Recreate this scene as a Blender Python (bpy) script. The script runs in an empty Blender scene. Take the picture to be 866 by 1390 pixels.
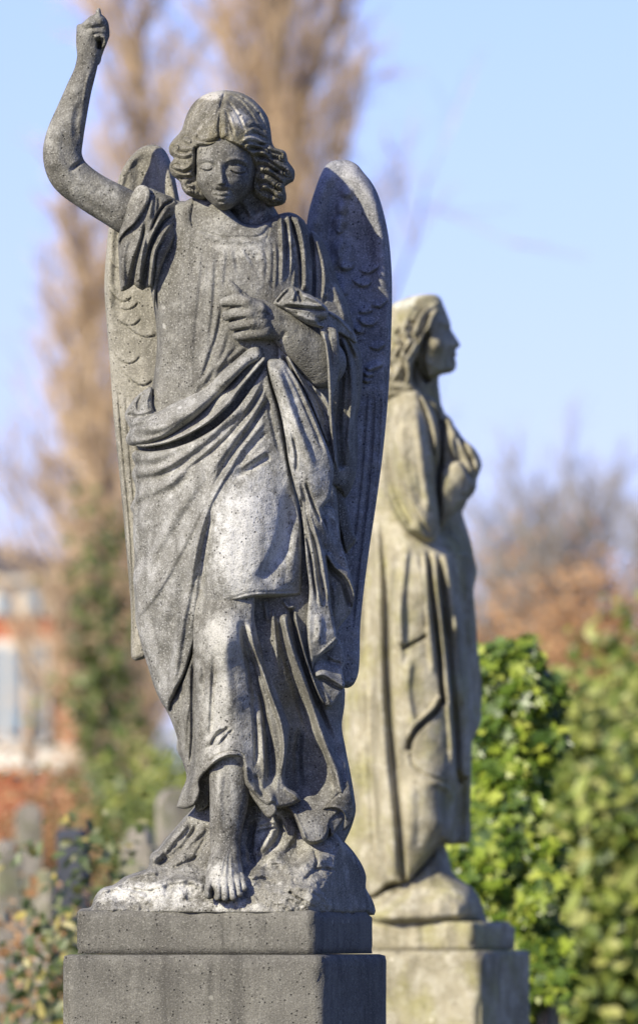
import bpy, bmesh, math, random
import numpy as np
from mathutils import Vector, Matrix, noise as mnoise

# ---------------------------------------------------------------- scene scale
PX = 0.0013                 # metres per design unit at the angel
REF = 12.0
DIST = 22.0                 # camera to angel (distances below are given as multiples of it, in twelfths)
CZ = 1.62                   # camera height
HOR = 1250.0                # eye level in design units
col = bpy.context.scene.collection

def tag(o, label=None, cat=None, group=None, kind=None):
    if label: o['label'] = label
    if cat: o['category'] = cat
    if group: o['group'] = group
    if kind: o['kind'] = kind
    return o

def empty(name, loc=(0, 0, 0), rz=0.0):
    o = bpy.data.objects.new(name, None); col.objects.link(o)
    o.location = loc; o.rotation_euler = (0, 0, rz); o.empty_display_size = 0.1
    return o

def mesh_obj(name, V, F, mat, parent=None, smooth=True, loc=(0, 0, 0)):
    """V: (n,3) array; F: list of index arrays (k,3)/(k,4)"""
    V = np.asarray(V, dtype=np.float32)
    me = bpy.data.meshes.new(name)
    me.vertices.add(len(V)); me.vertices.foreach_set('co', V.ravel())
    loops = np.concatenate([f.ravel() for f in F]).astype(np.int32)
    sizes = np.concatenate([np.full(len(f), f.shape[1], np.int32) for f in F])
    starts = np.concatenate([[0], np.cumsum(sizes)[:-1]]).astype(np.int32)
    me.loops.add(len(loops)); me.loops.foreach_set('vertex_index', loops)
    me.polygons.add(len(sizes)); me.polygons.foreach_set('loop_start', starts)
    me.polygons.foreach_set('use_smooth', np.full(len(sizes), smooth))
    me.update(calc_edges=True)
    me.validate()
    me.materials.append(mat)
    o = bpy.data.objects.new(name, me); col.objects.link(o)
    o.location = loc
    if parent: o.parent = parent
    return o

# ---------------------------------------------------------------- curve helpers
def cr(pts, closed=False, step=6.0, tens=0.5):
    """Catmull-Rom resampling; a point repeated twice makes a corner"""
    P = np.array(pts, float); n = len(P); out = []
    segs = n if closed else n - 1
    for i in range(segs):
        p1 = P[i]; p2 = P[(i + 1) % n]
        if np.allclose(p1, p2): continue
        p0 = P[i - 1] if (closed or i > 0) else p1
        p3 = P[(i + 2) % n] if (closed or i + 2 < n) else p2
        L = np.hypot(*(p2[:2] - p1[:2])); k = max(1, int(math.ceil(L / step)))
        l0 = max(np.hypot(*(p1[:2] - p0[:2])), 1e-6); l2 = max(np.hypot(*(p3[:2] - p2[:2])), 1e-6)
        m1 = (p2 - p0) / (l0 + L) * L; m2 = (p3 - p1) / (l2 + L) * L
        if np.allclose(p0, p1): m1 = (p2 - p1)
        if np.allclose(p3, p2): m2 = (p2 - p1)
        for j in range(k):
            t = j / k
            out.append((2*t**3-3*t**2+1)*p1 + (t**3-2*t**2+t)*m1 + (-2*t**3+3*t**2)*p2 + (t**3-t**2)*m2)
    if not closed: out.append(P[-1])
    return np.array(out)

_rs = np.random.RandomState(7)
_tab = _rs.rand(256, 256).astype(np.float32)
def vnoise(X, Y, sc, seed=0):
    x = X / sc + seed * 17.31; y = Y / sc + seed * 9.77
    xi = np.floor(x).astype(int); yi = np.floor(y).astype(int)
    fx = x - xi; fy = y - yi
    fx = fx*fx*(3-2*fx); fy = fy*fy*(3-2*fy)
    g = lambda a, b: _tab[a & 255, b & 255]
    return (g(xi, yi)*(1-fx)+g(xi+1, yi)*fx)*(1-fy) + (g(xi, yi+1)*(1-fx)+g(xi+1, yi+1)*fx)*fy - 0.5
def fbm(X, Y, sc, oct=4, seed=0):
    r = 0; a = 1
    for k in range(oct):
        r = r + a * vnoise(X, Y, sc, seed + k); sc *= 0.5; a *= 0.5
    return r
def smax(a, b, k):
    h = np.clip(0.5 + 0.5*(a-b)/k, 0, 1)
    return b + (a-b)*h + k*h*(1-h)

# ---------------------------------------------------------------- relief sculptor
class Relief:
    """a carved form: outline d (>0 inside), front depth F, back depth B over a fine grid"""
    def __init__(s, x0, y0, x1, y1, step=1.25):
        s.h = step; s.hs = 1.0; s.ws = 1.0
        s.xs = np.arange(x0, x1 + step, step); s.ys = np.arange(y0, y1 + step, step)
        s.X, s.Y = np.meshgrid(s.xs, s.ys)
        s.d = np.full(s.X.shape, -50.0); s.F = np.full(s.X.shape, -400.0); s.B = np.full(s.X.shape, 400.0)
    def _win(s, xa, ya, xb, yb):
        i0 = max(0, int((ya - s.ys[0]) / s.h)); i1 = min(len(s.ys), int((yb - s.ys[0]) / s.h) + 2)
        j0 = max(0, int((xa - s.xs[0]) / s.h)); j1 = min(len(s.xs), int((xb - s.xs[0]) / s.h) + 2)
        return (slice(i0, max(i0, i1)), slice(j0, max(j0, j1)))
    def sdf(s, pts, band=40.0, closed=True):
        P = cr(pts, closed=True, step=7.0)
        D = np.full(s.X.shape, float(band)); inside = np.zeros(s.X.shape, bool); n = len(P)
        for i in range(n):
            a = P[i]; b = P[(i+1) % n]
            w = s._win(min(a[0], b[0])-band, min(a[1], b[1])-band, max(a[0], b[0])+band, max(a[1], b[1])+band)
            X = s.X[w]; Y = s.Y[w]
            if X.size:
                ab = b-a; t = np.clip(((X-a[0])*ab[0]+(Y-a[1])*ab[1])/max(ab@ab, 1e-9), 0, 1)
                D[w] = np.minimum(D[w], np.hypot(X-a[0]-t*ab[0], Y-a[1]-t*ab[1]))
            if a[1] != b[1]:
                lo, hi = (a, b) if a[1] < b[1] else (b, a)
                r0 = np.searchsorted(s.ys, lo[1]); r1 = np.searchsorted(s.ys, hi[1])
                if r1 > r0:
                    yy = s.ys[r0:r1]; xx = lo[0] + (yy-lo[1])/(hi[1]-lo[1])*(hi[0]-lo[0])
                    inside[r0:r1] ^= s.xs[None, :] < xx[:, None]
        return np.where(inside, D, -D)
    def tps(s, pts, lam=0.0):
        if not isinstance(pts, (list, tuple)): return np.full(s.X.shape, float(pts))
        P = np.array(pts, float); sc = 100.0
        xy = P[:, :2]/sc; n = len(P)
        def U(r2): return 0.5*r2*np.log(r2+1e-9)
        K = U(((xy[:, None]-xy[None])**2).sum(-1)) + lam*np.eye(n)
        A = np.zeros((n+3, n+3)); A[:n, :n] = K; A[:n, n] = 1; A[:n, n+1:] = xy; A[n, :n] = 1; A[n+1:, :n] = xy.T
        w = np.linalg.solve(A, np.concatenate([P[:, 2], [0, 0, 0]]))
        x = (s.X/sc).astype(np.float32); y = (s.Y/sc).astype(np.float32)
        r = w[n] + w[n+1]*x + w[n+2]*y
        for i in range(n):
            r2 = (x-xy[i, 0])**2 + (y-xy[i, 1])**2
            r = r + w[i]*0.5*r2*np.log(r2+1e-9)
        return r
    def layer(s, poly, F, B, w=6.0, q=0.5, edge=1.0, disp=None):
        d = s.sdf(poly, band=max(w+4, 12)); f = s.tps(F); b = f - B[1] if isinstance(B, tuple) else s.tps(B)
        s.d = d; s.F = f; s.B = b; s.w = w; s.q = q
        return s
    def limb(s, pts, kz=1.0, k=3.0, step=5.0):
        """pts (x,y,r,c): tapered tube"""
        P = cr(pts, step=step); 
        d = np.full(s.X.shape, -50.0); F = np.full(s.X.shape, -400.0); B = np.full(s.X.shape, 400.0)
        for a, b in zip(P[:-1], P[1:]):
            m = max(a[2], b[2]) + 4
            w = s._win(min(a[0], b[0])-m, min(a[1], b[1])-m, max(a[0], b[0])+m, max(a[1], b[1])+m)
            X = s.X[w]; Y = s.Y[w]
            if not X.size: continue
            ab = (b-a)[:2]; t = np.clip(((X-a[0])*ab[0]+(Y-a[1])*ab[1])/max(ab@ab, 1e-9), 0, 1)
            dist = np.hypot(X-a[0]-t*ab[0], Y-a[1]-t*ab[1]); r = a[2]+t*(b[2]-a[2]); c = a[3]+t*(b[3]-a[3])
            z = kz*np.sqrt(np.maximum(r*r-dist*dist, 0)); ins = dist < r
            d[w] = np.maximum(d[w], r-dist)
            F[w] = np.where(ins, np.maximum(F[w], c+z), F[w]); B[w] = np.where(ins, np.minimum(B[w], c-z), B[w])
        s.join(d, F, B, k); return s
    def ell(s, cx, cy, cz, rx, ry, rz, ang=0, k=4.0, p=2.0):
        a = math.radians(ang); u = ((s.X-cx)*math.cos(a)+(s.Y-cy)*math.sin(a))/rx; v = (-(s.X-cx)*math.sin(a)+(s.Y-cy)*math.cos(a))/ry
        q = (np.abs(u)**p+np.abs(v)**p)
        z = rz*np.sqrt(np.maximum(1-q, 0)); d = (1-q**(1/p))*min(rx, ry)
        s.join(d, np.where(q < 1, cz+z, -400), np.where(q < 1, cz-z, 400), k); return s
    def form(s, poly, F, B, w=6.0, q=0.5, k=3.0):
        d = s.sdf(poly, band=max(w+4, 12)); f = s.tps(F); b = f - B[1] if isinstance(B, tuple) else s.tps(B)
        t = s.prof(d, w); mid = f*(1-q)+b*q
        s.join(d, np.where(d > 0, mid+(f-mid)*t, -400), np.where(d > 0, mid+(b-mid)*t, 400), k); return s
    def join(s, d, F, B, k):
        both = (F > -300) & (s.F > -300)
        s.F = np.where(both, smax(s.F, F, k), np.maximum(s.F, F))
        s.B = np.minimum(s.B, B); s.d = np.maximum(s.d, d); s.w = 0
    @staticmethod
    def prof(d, w):
        u = np.clip(d/w, 0, 1); return np.sqrt(np.maximum(1-(1-u)**2, 0))
    def S(s, pts, h, wl, wr=None, ta=0.15, tb=0.15, k='b', step=9.0):
        """fold stroke: ridge (h>0) or groove (h<0); wl/wr = widths either side, number or (start,end)"""
        if wr is None: wr = wl
        wl = wl if isinstance(wl, tuple) else (wl, wl); wr = wr if isinstance(wr, tuple) else (wr, wr)
        hh = h if isinstance(h, tuple) else (h, h)
        hh = (hh[0]*s.hs, hh[1]*s.hs); wl = (wl[0]*s.ws, wl[1]*s.ws); wr = (wr[0]*s.ws, wr[1]*s.ws)
        if pts[-1][1]-pts[0][1] > abs(pts[-1][0]-pts[0][0]): wl, wr = wr, wl      # near-vertical strokes: wl is the side at screen left
        P = cr([p[:2] for p in pts], step=step); m = max(max(wl), max(wr))+2
        w = s._win(P[:, 0].min()-m, P[:, 1].min()-m, P[:, 0].max()+m, P[:, 1].max()+m)
        X = s.X[w]; Y = s.Y[w]
        if not X.size: return s
        L = np.concatenate([[0], np.cumsum(np.hypot(*np.diff(P, axis=0).T))]); T = L[-1]
        best = np.full(X.shape, 1e9); sg = np.zeros(X.shape); tt = np.zeros(X.shape)
        for i in range(len(P)-1):
            a = P[i]; ab = P[i+1]-a; rx = X-a[0]; ry = Y-a[1]
            t = np.clip((rx*ab[0]+ry*ab[1])/max(ab@ab, 1e-9), 0, 1)
            dd = np.hypot(rx-t*ab[0], ry-t*ab[1]); cs = ab[0]*ry-ab[1]*rx
            up = dd < best; best = np.where(up, dd, best); sg = np.where(up, np.sign(cs), sg)
            tt = np.where(up, (L[i]+t*(L[i+1]-L[i]))/T, tt)
        W = np.where(sg > 0, wr[0]+(wr[1]-wr[0])*tt, wl[0]+(wl[1]-wl[0])*tt)
        u = np.clip(best/np.maximum(W, 0.5), 0, 1)
        if k == 'b': pr = (1-u*u)**2
        elif k == 'c': pr = (1-u)**1.6
        elif k == 'r': pr = np.sqrt(np.maximum(1-u*u, 0))
        sm = lambda v: v*v*(3-2*v)
        env = sm(np.clip(tt/max(ta, 1e-3), 0, 1)) if ta > 0 else 1
        env = env*(sm(np.clip((1-tt)/max(tb, 1e-3), 0, 1)) if tb > 0 else 1)
        s.F[w] += np.where(s.F[w] > -300, (hh[0]+(hh[1]-hh[0])*tt)*env*pr, 0); return s
    def bump(s, x, y, rx, ry, h, ang=0, p=2):
        a = math.radians(ang); u = ((s.X-x)*math.cos(a)+(s.Y-y)*math.sin(a))/rx; v = (-(s.X-x)*math.sin(a)+(s.Y-y)*math.cos(a))/ry
        g = np.exp(-(u*u+v*v)**(p/2)); s.F += np.where(s.F > -300, h*g, 0); return s
    def blur(s, n=1):
        ok = s.F > -300
        for _ in range(n):
            A = s.F; M = ok.astype(float)
            num = A*M*2; den = M*2
            for ax in (0, 1):
                for sh in (1, -1):
                    num = num + np.roll(A*M, sh, ax); den = den + np.roll(M, sh, ax)
            s.F = np.where(ok, num/np.maximum(den, 1e-6), s.F)
        return s
    def mesh(s):
        d = s.d; F = s.F; B = s.B
        if s.w > 0:
            t = s.prof(d, s.w); mid = F*(1-s.q)+B*s.q; F = mid+(F-mid)*t; B = mid+(B-mid)*t
        ins = d > 0
        # fill depth values just outside the outline from the inside
        Ff = np.where(ins, F, 0); Bb = np.where(ins, B, 0); M = ins.astype(float)
        nF = np.zeros_like(Ff); nB = np.zeros_like(Ff); nm = np.zeros_like(Ff)
        for di in (-1, 0, 1):
            for dj in (-1, 0, 1):
                nF += np.roll(np.roll(Ff, di, 0), dj, 1); nB += np.roll(np.roll(Bb, di, 0), dj, 1); nm += np.roll(np.roll(M, di, 0), dj, 1)
        nm1 = np.maximum(nm, 1); eF = nF/nm1; eB = nB/nm1
        gy, gx = np.gradient(d, s.h); gl = np.maximum(np.hypot(gx, gy), 0.3)
        step = np.where(ins, 0, np.clip(-d, 0, 1.5*s.h)/gl)
        X = s.X+gx/gl*step; Y = s.Y+gy/gl*step
        c = ins[:-1, :-1] | ins[1:, :-1] | ins[:-1, 1:] | ins[1:, 1:]
        used = np.zeros_like(ins); used[:-1, :-1] |= c; used[1:, :-1] |= c; used[:-1, 1:] |= c; used[1:, 1:] |= c
        bd = used & ~ins
        mid = 0.5*(eF+eB)
        Fz = np.where(ins, F, mid); Bz = np.where(ins, B, mid)
        fi = np.full(ins.shape, -1); bi = np.full(ins.shape, -1)
        nf = used.sum(); fi[used] = np.arange(nf); bi[bd] = fi[bd]
        nb = ins.sum(); bi[ins] = nf+np.arange(nb)
        Vf = np.stack([X[used], Y[used], Fz[used]], 1); Vb = np.stack([X[ins], Y[ins], Bz[ins]], 1)
        V = np.concatenate([Vf, Vb])
        q = lambda I: np.stack([I[:-1, :-1][c], I[1:, :-1][c], I[1:, 1:][c], I[:-1, 1:][c]], 1)
        qf = q(fi); qb = q(bi)[:, ::-1]
        allb = (bd[:-1, :-1] & bd[1:, :-1] & bd[:-1, 1:] & bd[1:, 1:])[c]
        return V, np.concatenate([qf, qb[~allb]])

class Part:
    def __init__(s, wear=()): s.wear = wear; s.V = []; s.Q = []; s.n = 0
    def add(s, r, dy=0, k=1.0):
        V, Q = r.mesh(); V[:, 0] = 433+(V[:, 0]-433)*k; V[:, 1] = 1250+(V[:, 1]-1250)*k+dy; s.V.append(V); s.Q.append(Q+s.n); s.n += len(V); return s
    def build(s, name, mat, parent, frame):
        """frame(V) maps design units to metres"""
        V = np.concatenate(s.V); o = mesh_obj(name, frame(V), [np.concatenate(s.Q)], mat, parent)
        w = np.zeros(len(V))                # pale lichen (+) and dark stain (-) patches; in the sleeve hollow, painted shade
        for x, y, rx, ry, a in s.wear: w += a*np.exp(-((V[:, 0]-x)/rx)**2-((V[:, 1]-y)/ry)**2)
        at = o.data.attributes.new('wear', 'FLOAT', 'POINT'); at.data.foreach_set('value', w.astype(np.float32))
        return o

def frame_at(ox, oy, sc):
    # design units -> metres local to the thing's base point (ox, oy design units)
    def f(V):
        return np.stack([(V[:, 0]-ox)*sc, -V[:, 2]*sc, (oy-V[:, 1])*sc], 1)
    return f
def place(px, py, dist):
    """world point on the sight line of a design position at a given distance"""
    k = PX*dist/REF
    return Vector(((px-433)*k, (dist/REF-1)*DIST, CZ+(HOR-py)*k))
# ================================================================ materials
class N:
    def __init__(s, name):
        s.m = bpy.data.materials.new(name); s.m.use_nodes = True; s.t = s.m.node_tree; s.t.nodes.clear()
        s.out = s.n('ShaderNodeOutputMaterial'); s.b = s.n('ShaderNodeBsdfPrincipled'); s.l(s.b.outputs[0], s.out.inputs[0])
    def n(s, t, **kw):
        x = s.t.nodes.new(t)
        for k, v in kw.items(): setattr(x, k, v)
        return x
    def l(s, a, b): s.t.links.new(a, b)
    def coord(s, sc=(1, 1, 1), kind='Object'):
        c = s.n('ShaderNodeTexCoord'); m = s.n('ShaderNodeMapping'); m.inputs['Scale'].default_value = sc; s.l(c.outputs[kind], m.inputs[0]); return m.outputs[0]
    def noise(s, vec, scale, detail=4, rough=.55):
        x = s.n('ShaderNodeTexNoise'); x.inputs['Scale'].default_value = scale; x.inputs['Detail'].default_value = detail; x.inputs['Roughness'].default_value = rough
        s.l(vec, x.inputs['Vector']); return x.outputs['Fac']
    def ramp(s, fac, stops, interp='LINEAR'):
        r = s.n('ShaderNodeValToRGB'); r.color_ramp.interpolation = interp; e = r.color_ramp.elements
        while len(e) < len(stops): e.new(.5)
        for i, (p, c) in enumerate(stops):
            e[i].position = p; e[i].color = (*c, 1) if isinstance(c, tuple) else (c, c, c, 1)
        s.l(fac, r.inputs[0]); return r.outputs[0]
    def mix(s, fac, a, b, mode='MIX'):
        x = s.n('ShaderNodeMix', data_type='RGBA', blend_type=mode)
        for v, i in ((fac, 0), (a, 6), (b, 7)):
            if hasattr(v, 'links') or hasattr(v, 'is_linked'): s.l(v, x.inputs[i])
            elif isinstance(v, tuple): x.inputs[i].default_value = (*v, 1)
            else: x.inputs[i].default_value = v
        return x.outputs[2]
    def math(s, op, a, b=None):
        x = s.n('ShaderNodeMath', operation=op)
        for v, i in ((a, 0), (b, 1)):
            if v is None: continue
            if hasattr(v, 'is_linked'): s.l(v, x.inputs[i])
            else: x.inputs[i].default_value = v
        return x.outputs[0]
    def bump(s, h, dist, strength=1.0, prev=None):
        x = s.n('ShaderNodeBump'); x.inputs['Distance'].default_value = dist; x.inputs['Strength'].default_value = strength
        s.l(h, x.inputs['Height'])
        if prev: s.l(prev, x.inputs['Normal'])
        return x.outputs[0]

def stone(name, base, dark, pale, moss=None, moss_amt=.5, speck=1.0, rough_bump=1.0, pale_amt=.5):
    s = N(name); v = s.coord()
    big = s.noise(v, 5.5, 5, .6); mid = s.noise(v, 26, 5, .62); fine = s.noise(v, 330, 3, .6); gr = s.noise(v, 900, 2, .6)
    c = s.mix(s.ramp(big, [(.36, 0.0), (.62, 1.0)]), tuple(dark), tuple(base))
    c = s.mix(s.math('MULTIPLY', s.ramp(mid, [(.46, 0.0), (.66, 1.0)]), pale_amt), c, tuple(pale))
    if moss:
        mm = s.noise(v, 9, 5, .65); c = s.mix(s.math('MULTIPLY', s.ramp(mm, [(.48, 0.0), (.64, 1.0)]), moss_amt), c, tuple(moss))
    at = s.n('ShaderNodeAttribute', attribute_name='wear'); wr = at.outputs['Fac']; wn = s.noise(v, 60, 6, .7)
    wn2 = s.noise(v, 14, 4, .6); t = s.math('ADD', s.math('MULTIPLY', wn, .75), s.math('MULTIPLY', wn2, .45))
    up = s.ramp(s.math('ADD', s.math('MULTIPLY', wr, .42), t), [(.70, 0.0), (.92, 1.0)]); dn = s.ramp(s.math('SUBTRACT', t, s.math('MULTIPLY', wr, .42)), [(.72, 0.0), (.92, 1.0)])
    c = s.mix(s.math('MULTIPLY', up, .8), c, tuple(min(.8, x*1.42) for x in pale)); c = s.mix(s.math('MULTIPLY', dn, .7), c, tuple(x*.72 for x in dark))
    # old run-off streaks down the stone
    st = s.noise(s.coord((16, 16, 1.6)), 1.6, 4, .6); c = s.mix(s.math('MULTIPLY', s.ramp(st, [(.50, 0.0), (.66, 1.0)]), .6), c, tuple(x*.5 for x in dark))
    # granular surface
    c = s.mix(s.ramp(fine, [(.36, .48), (.46, 0.0)]), c, tuple(x*.5 for x in dark)); c = s.mix(s.math('MULTIPLY', s.ramp(fine, [(.56, 0.0), (.68, 1.0)]), .6*speck), c, tuple(min(1, x*1.3) for x in pale))
    c = s.mix(s.math('MULTIPLY', s.ramp(gr, [(.42, 1.0), (.52, 0.0)]), .3), c, tuple(x*.55 for x in dark))
    # pits and soot specks
    w = s.n('ShaderNodeTexVoronoi'); w.inputs['Scale'].default_value = 120; s.l(v, w.inputs['Vector'])
    pit = s.ramp(w.outputs['Distance'], [(.12, 1.0), (.24, 0.0)]); gate = s.ramp(s.noise(v, 40, 3), [(.49, 0.0), (.56, 1.0)])
    pm = s.math('MULTIPLY', pit, gate); c = s.mix(s.math('MULTIPLY', pm, .8*speck), c, tuple(x*.22 for x in dark))
    # pale lichen blots
    w2 = s.n('ShaderNodeTexVoronoi'); w2.inputs['Scale'].default_value = 34; s.l(v, w2.inputs['Vector'])
    blot = s.ramp(w2.outputs['Distance'], [(.10, 1.0), (.20, 0.0)]); g2 = s.ramp(s.noise(v, 7, 3), [(.58, 0.0), (.64, 1.0)])
    c = s.mix(s.math('MULTIPLY', s.math('MULTIPLY', blot, g2), .6), c, tuple(min(1, x*1.25) for x in pale))
    s.l(c, s.b.inputs['Base Color']); s.b.inputs['Roughness'].default_value = .92; s.b.inputs['Specular IOR Level'].default_value = .25
    b = s.bump(mid, .006*rough_bump, .5); b = s.bump(fine, .0022*rough_bump, .75, b); b = s.bump(pm, -.0025, .8, b); s.l(b, s.b.inputs['Normal'])
    return s.m

def plain(name, colr, rough=.85, var=.25, sc=3.0, spec=.3):
    s = N(name); v = s.coord(); n = s.noise(v, sc, 4)
    s.l(s.mix(s.ramp(n, [(.3, 0.0), (.7, 1.0)]), tuple(x*(1-var) for x in colr), tuple(min(1, x*(1+var)) for x in colr)), s.b.inputs['Base Color'])
    s.b.inputs['Roughness'].default_value = rough; s.b.inputs['Specular IOR Level'].default_value = spec
    return s.m

def leafmat(name, stops, rough=.45, trans=.25):
    s = N(name); g = s.n('ShaderNodeNewGeometry')
    s.l(s.ramp(g.outputs['Random Per Island'], stops), s.b.inputs['Base Color'])
    s.b.inputs['Roughness'].default_value = rough
    t = s.n('ShaderNodeBsdfTranslucent'); mx = s.n('ShaderNodeMixShader'); mx.inputs[0].default_value = trans
    s.l(s.ramp(g.outputs['Random Per Island'], [(p, (c[0]*1.2, c[1]*1.3, c[2]*.6)) for p, c in stops]), t.inputs[0])
    s.l(s.b.outputs[0], mx.inputs[1]); s.l(t.outputs[0], mx.inputs[2]); s.l(mx.outputs[0], s.out.inputs[0])
    return s.m

M = {}
M['stone'] = stone('weathered_grey_stone', (0.224, 0.217, 0.181), (0.119, 0.113, 0.094), (0.399, 0.393, 0.345), pale_amt=.55)
M['stone_pale'] = stone('weathered_pale_stone', (0.284, 0.278, 0.242), (0.150, 0.146, 0.123), (0.487, 0.485, 0.446), pale_amt=.6)
M['stone_warm'] = stone('weathered_warm_stone', (0.364, 0.345, 0.275), (0.210, 0.198, 0.155), (0.433, 0.416, 0.347))
M['stone_cool'] = stone('weathered_dark_stone', (0.313, 0.312, 0.309), (0.170, 0.172, 0.174), (0.485, 0.485, 0.483))
M['stone_moss'] = stone('mossy_grey_stone', (0.231, 0.215, 0.160), (0.112, 0.104, 0.074), (0.449, 0.429, 0.367), (0.198, 0.169, 0.071), .6, pale_amt=.4)
M['stone_rough'] = stone('rough_grey_stone', (0.285, 0.273, 0.225), (0.140, 0.134, 0.111), (0.528, 0.520, 0.463), rough_bump=2.0)
M['stone_block'] = stone('dull_plinth_stone', (0.176, 0.169, 0.139), (0.114, 0.109, 0.091), (0.254, 0.246, 0.205), pale_amt=.35)
M['stone_lady'] = stone('ochre_mossy_stone', (.45, .405, .27), (.23, .205, .125), (.62, .58, .44), (.33, .31, .10), .65, pale_amt=.6)
M['stone_grave'] = stone('pale_headstone', (.38, .34, .27), (.16, .145, .11), (.56, .52, .44), (.20, .22, .08), .7)
M['slate'] = plain('dark_polished_stone', (.05, .055, .065), .5)
# ================================================================ the angel
def ripple(r, amp=0.7, sc=9, seed=1):
    r.F = r.F + np.where(r.F > -300, fbm(r.X, r.Y, sc, 3, seed)*amp, 0); return r

# plinth block: turned so that the near corner stands right of centre
PTH = math.radians(15.7)
def plinth_front(X):
    return np.where(X < 427.5, 165-(427.5-X)*math.tan(PTH), 165-(X-427.5)*3.56)

def build_angel(M, root):
    fr = frame_at(306, 1295, PX)
    # ------------------------------------------------ wings
    P = Part()
    r = Relief(130, 180, 270, 910, 1.3)
    r.layer([(205, 196), (190, 201), (172, 220), (160, 246), (149, 300), (144, 350), (142, 390), (146, 450), (150, 500), (154, 560), (163, 650),
             (172, 750), (178, 830), (178, 880), (179, 893), (184, 897), (190, 896), (196, 894), (215, 880), (260, 800), (260, 400), (247, 290), (242, 262), (237, 238), (228, 210), (217, 198)],
            [(200, 200, -92), (160, 260, -98), (145, 380, -100), (230, 300, -82), (200, 420, -88), (180, 420, -92), (240, 500, -80), (165, 600, -98), (190, 700, -92), (185, 890, -96), (240, 800, -80)], -122, w=9)
    r.S([(226, 204), (229, 230), (236, 262), (240, 300)], 17, 15, 13, .25, .0, 'r')
    r.S([(193, 206), (191, 235), (189, 260), (188, 300)], -7, 16, 22, .2, .0)
    r.S([(196, 203), (172, 226), (158, 270), (151, 330), (149, 390), (153, 450)], 5, 7, 9, .1, .2)
    for (p, h) in [([(149, 386), (156, 400), (165, 408), (174, 407), (181, 400)], 5), ([(160, 416), (172, 420), (184, 415), (189, 408)], 4),
                   ([(160, 432), (170, 440), (183, 440), (193, 430)], 5), ([(172, 440), (186, 452), (199, 457), (214, 454)], 6),
                   ([(155, 476), (164, 488), (174, 493), (185, 489), (192, 480)], 4), ([(163, 494), (176, 512), (190, 522), (200, 521), (210, 514)], 6), ([(150, 350), (158, 362), (166, 366)], 3)]:
        r.S(p, h*.5, 13, 1.6, .2, .2, 'b'); r.S([(x, y+1.6) for x, y in p], -2.6, 1.5, 1.8, .1, .1)
    for (p, h) in [([(158, 500), (166, 600), (178, 730), (184, 880)], -4), ([(170, 520), (177, 620), (186, 720), (190, 860)], -3), ([(151, 470), (157, 560)], -3), ([(182, 540), (190, 640), (196, 740)], -3.0)]:
        r.S(p, h, 2.2, 4.5, .15, .1)
    ripple(r, 1.6, 12, 3); P.add(r, 0, 1.006); P.build('wing', M['stone_warm'], root, fr)
    P = Part()
    r = Relief(395, 205, 540, 945, 1.3)
    r.layer([(417, 300), (421, 280), (428, 257), (436, 236), (445, 222), (456, 217), (470, 217), (484, 223), (494, 235), (503, 246), (512, 262), (520, 287), (527, 320), (531, 360), (532, 400),
             (531, 450), (529, 500), (525, 560), (519, 620), (511, 680), (502, 740), (494, 800), (489, 850), (488, 895), (486, 915), (480, 929), (472, 934), (463, 932), (440, 900), (420, 700), (405, 400)],
            [(440, 260, -78), (470, 225, -92), (512, 280, -74), (430, 350, -72), (526, 400, -76), (475, 330, -92), (480, 500, -78), (430, 500, -66), (520, 520, -84), (500, 680, -86), (460, 700, -74), (480, 850, -84), (475, 930, -90), (450, 900, -80)], -118, w=9)
    r.S([(462, 228), (490, 250), (508, 290), (516, 340), (517, 385), (510, 410)], 12, 17, 13, .12, .2)
    r.S([(452, 232), (440, 255), (432, 290), (428, 320)], 8, 10, 12, .2, .2)
    r.S([(455, 245), (452, 280), (448, 330), (446, 370)], -6, 12, 12, .2, .2)
    for (x, y, a, b, h) in [(464, 285, 7, 9, 9), (461, 303, 9, 9, 10), (458, 325, 11, 17, 8), (468, 345, 12, 20, 10), (455, 350, 9, 16, 6), (471, 262, 8, 8, 6), (463, 395, 10, 22, 6)]:
        r.bump(x, y, a, b, h*1.4, 0, 4)
    for (p, h) in [([(454, 312), (460, 318), (467, 314)], 7), ([(458, 360), (467, 367), (477, 365), (481, 357)], 9), ([(486, 365), (496, 372), (508, 368), (516, 360)], 5), ([(476, 378), (487, 388), (498, 389), (506, 380)], 7),
                   ([(458, 390), (466, 402), (474, 400)], 4), ([(502, 414), (516, 418), (526, 406)], 5), ([(483, 430), (492, 441), (504, 443), (512, 436)], 6), ([(478, 444), (486, 453), (496, 452)], 6), ([(493, 498), (500, 503), (512, 500), (520, 494)], 7),
                   ([(492, 506), (500, 512), (508, 509)], 7), ([(490, 516), (498, 520), (504, 516)], 6), ([(484, 424), (496, 426), (508, 421)], 4), ([(500, 470), (512, 476), (524, 466)], 5)]:
        r.S(p, h*1.15, 13, 1.6, .3, .3, 'b'); r.S([(x, y+2.2) for x, y in p], -2.6, 1.4, 3.2, .2, .2)
    for (p, h) in [([(508, 530), (505, 600), (498, 680), (488, 760), (478, 860)], -5), ([(517, 530), (514, 600), (508, 670), (499, 740)], -4), ([(498, 530), (494, 600), (486, 690), (476, 760)], -4), ([(524, 500), (521, 570)], -3)]:
        r.S(p, h, 4.5, 2.0, .12, .1)
    ripple(r, 2.0, 12, 5); r.F -= 22; r.B -= 22; P.add(r, 0, 1.0075); P.build('wing', M['stone_cool'], root, fr)

    # ------------------------------------------------ body: raised arm, head and neck, forearm, leg: one mesh
    P = Part([(150, 262, 40, 20, .35), (70, 185, 10, 30, .5), (300, 250, 26, 20, .15), (303, 205, 30, 14, -.25), (312, 1080, 16, 60, .8), (306, 1190, 26, 22, 1.2), (355, 430, 30, 20, .1), (330, 300, 30, 14, .5)])
    r = Relief(180, 270, 470, 1100, 3.0)      # the trunk inside the clothes
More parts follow.
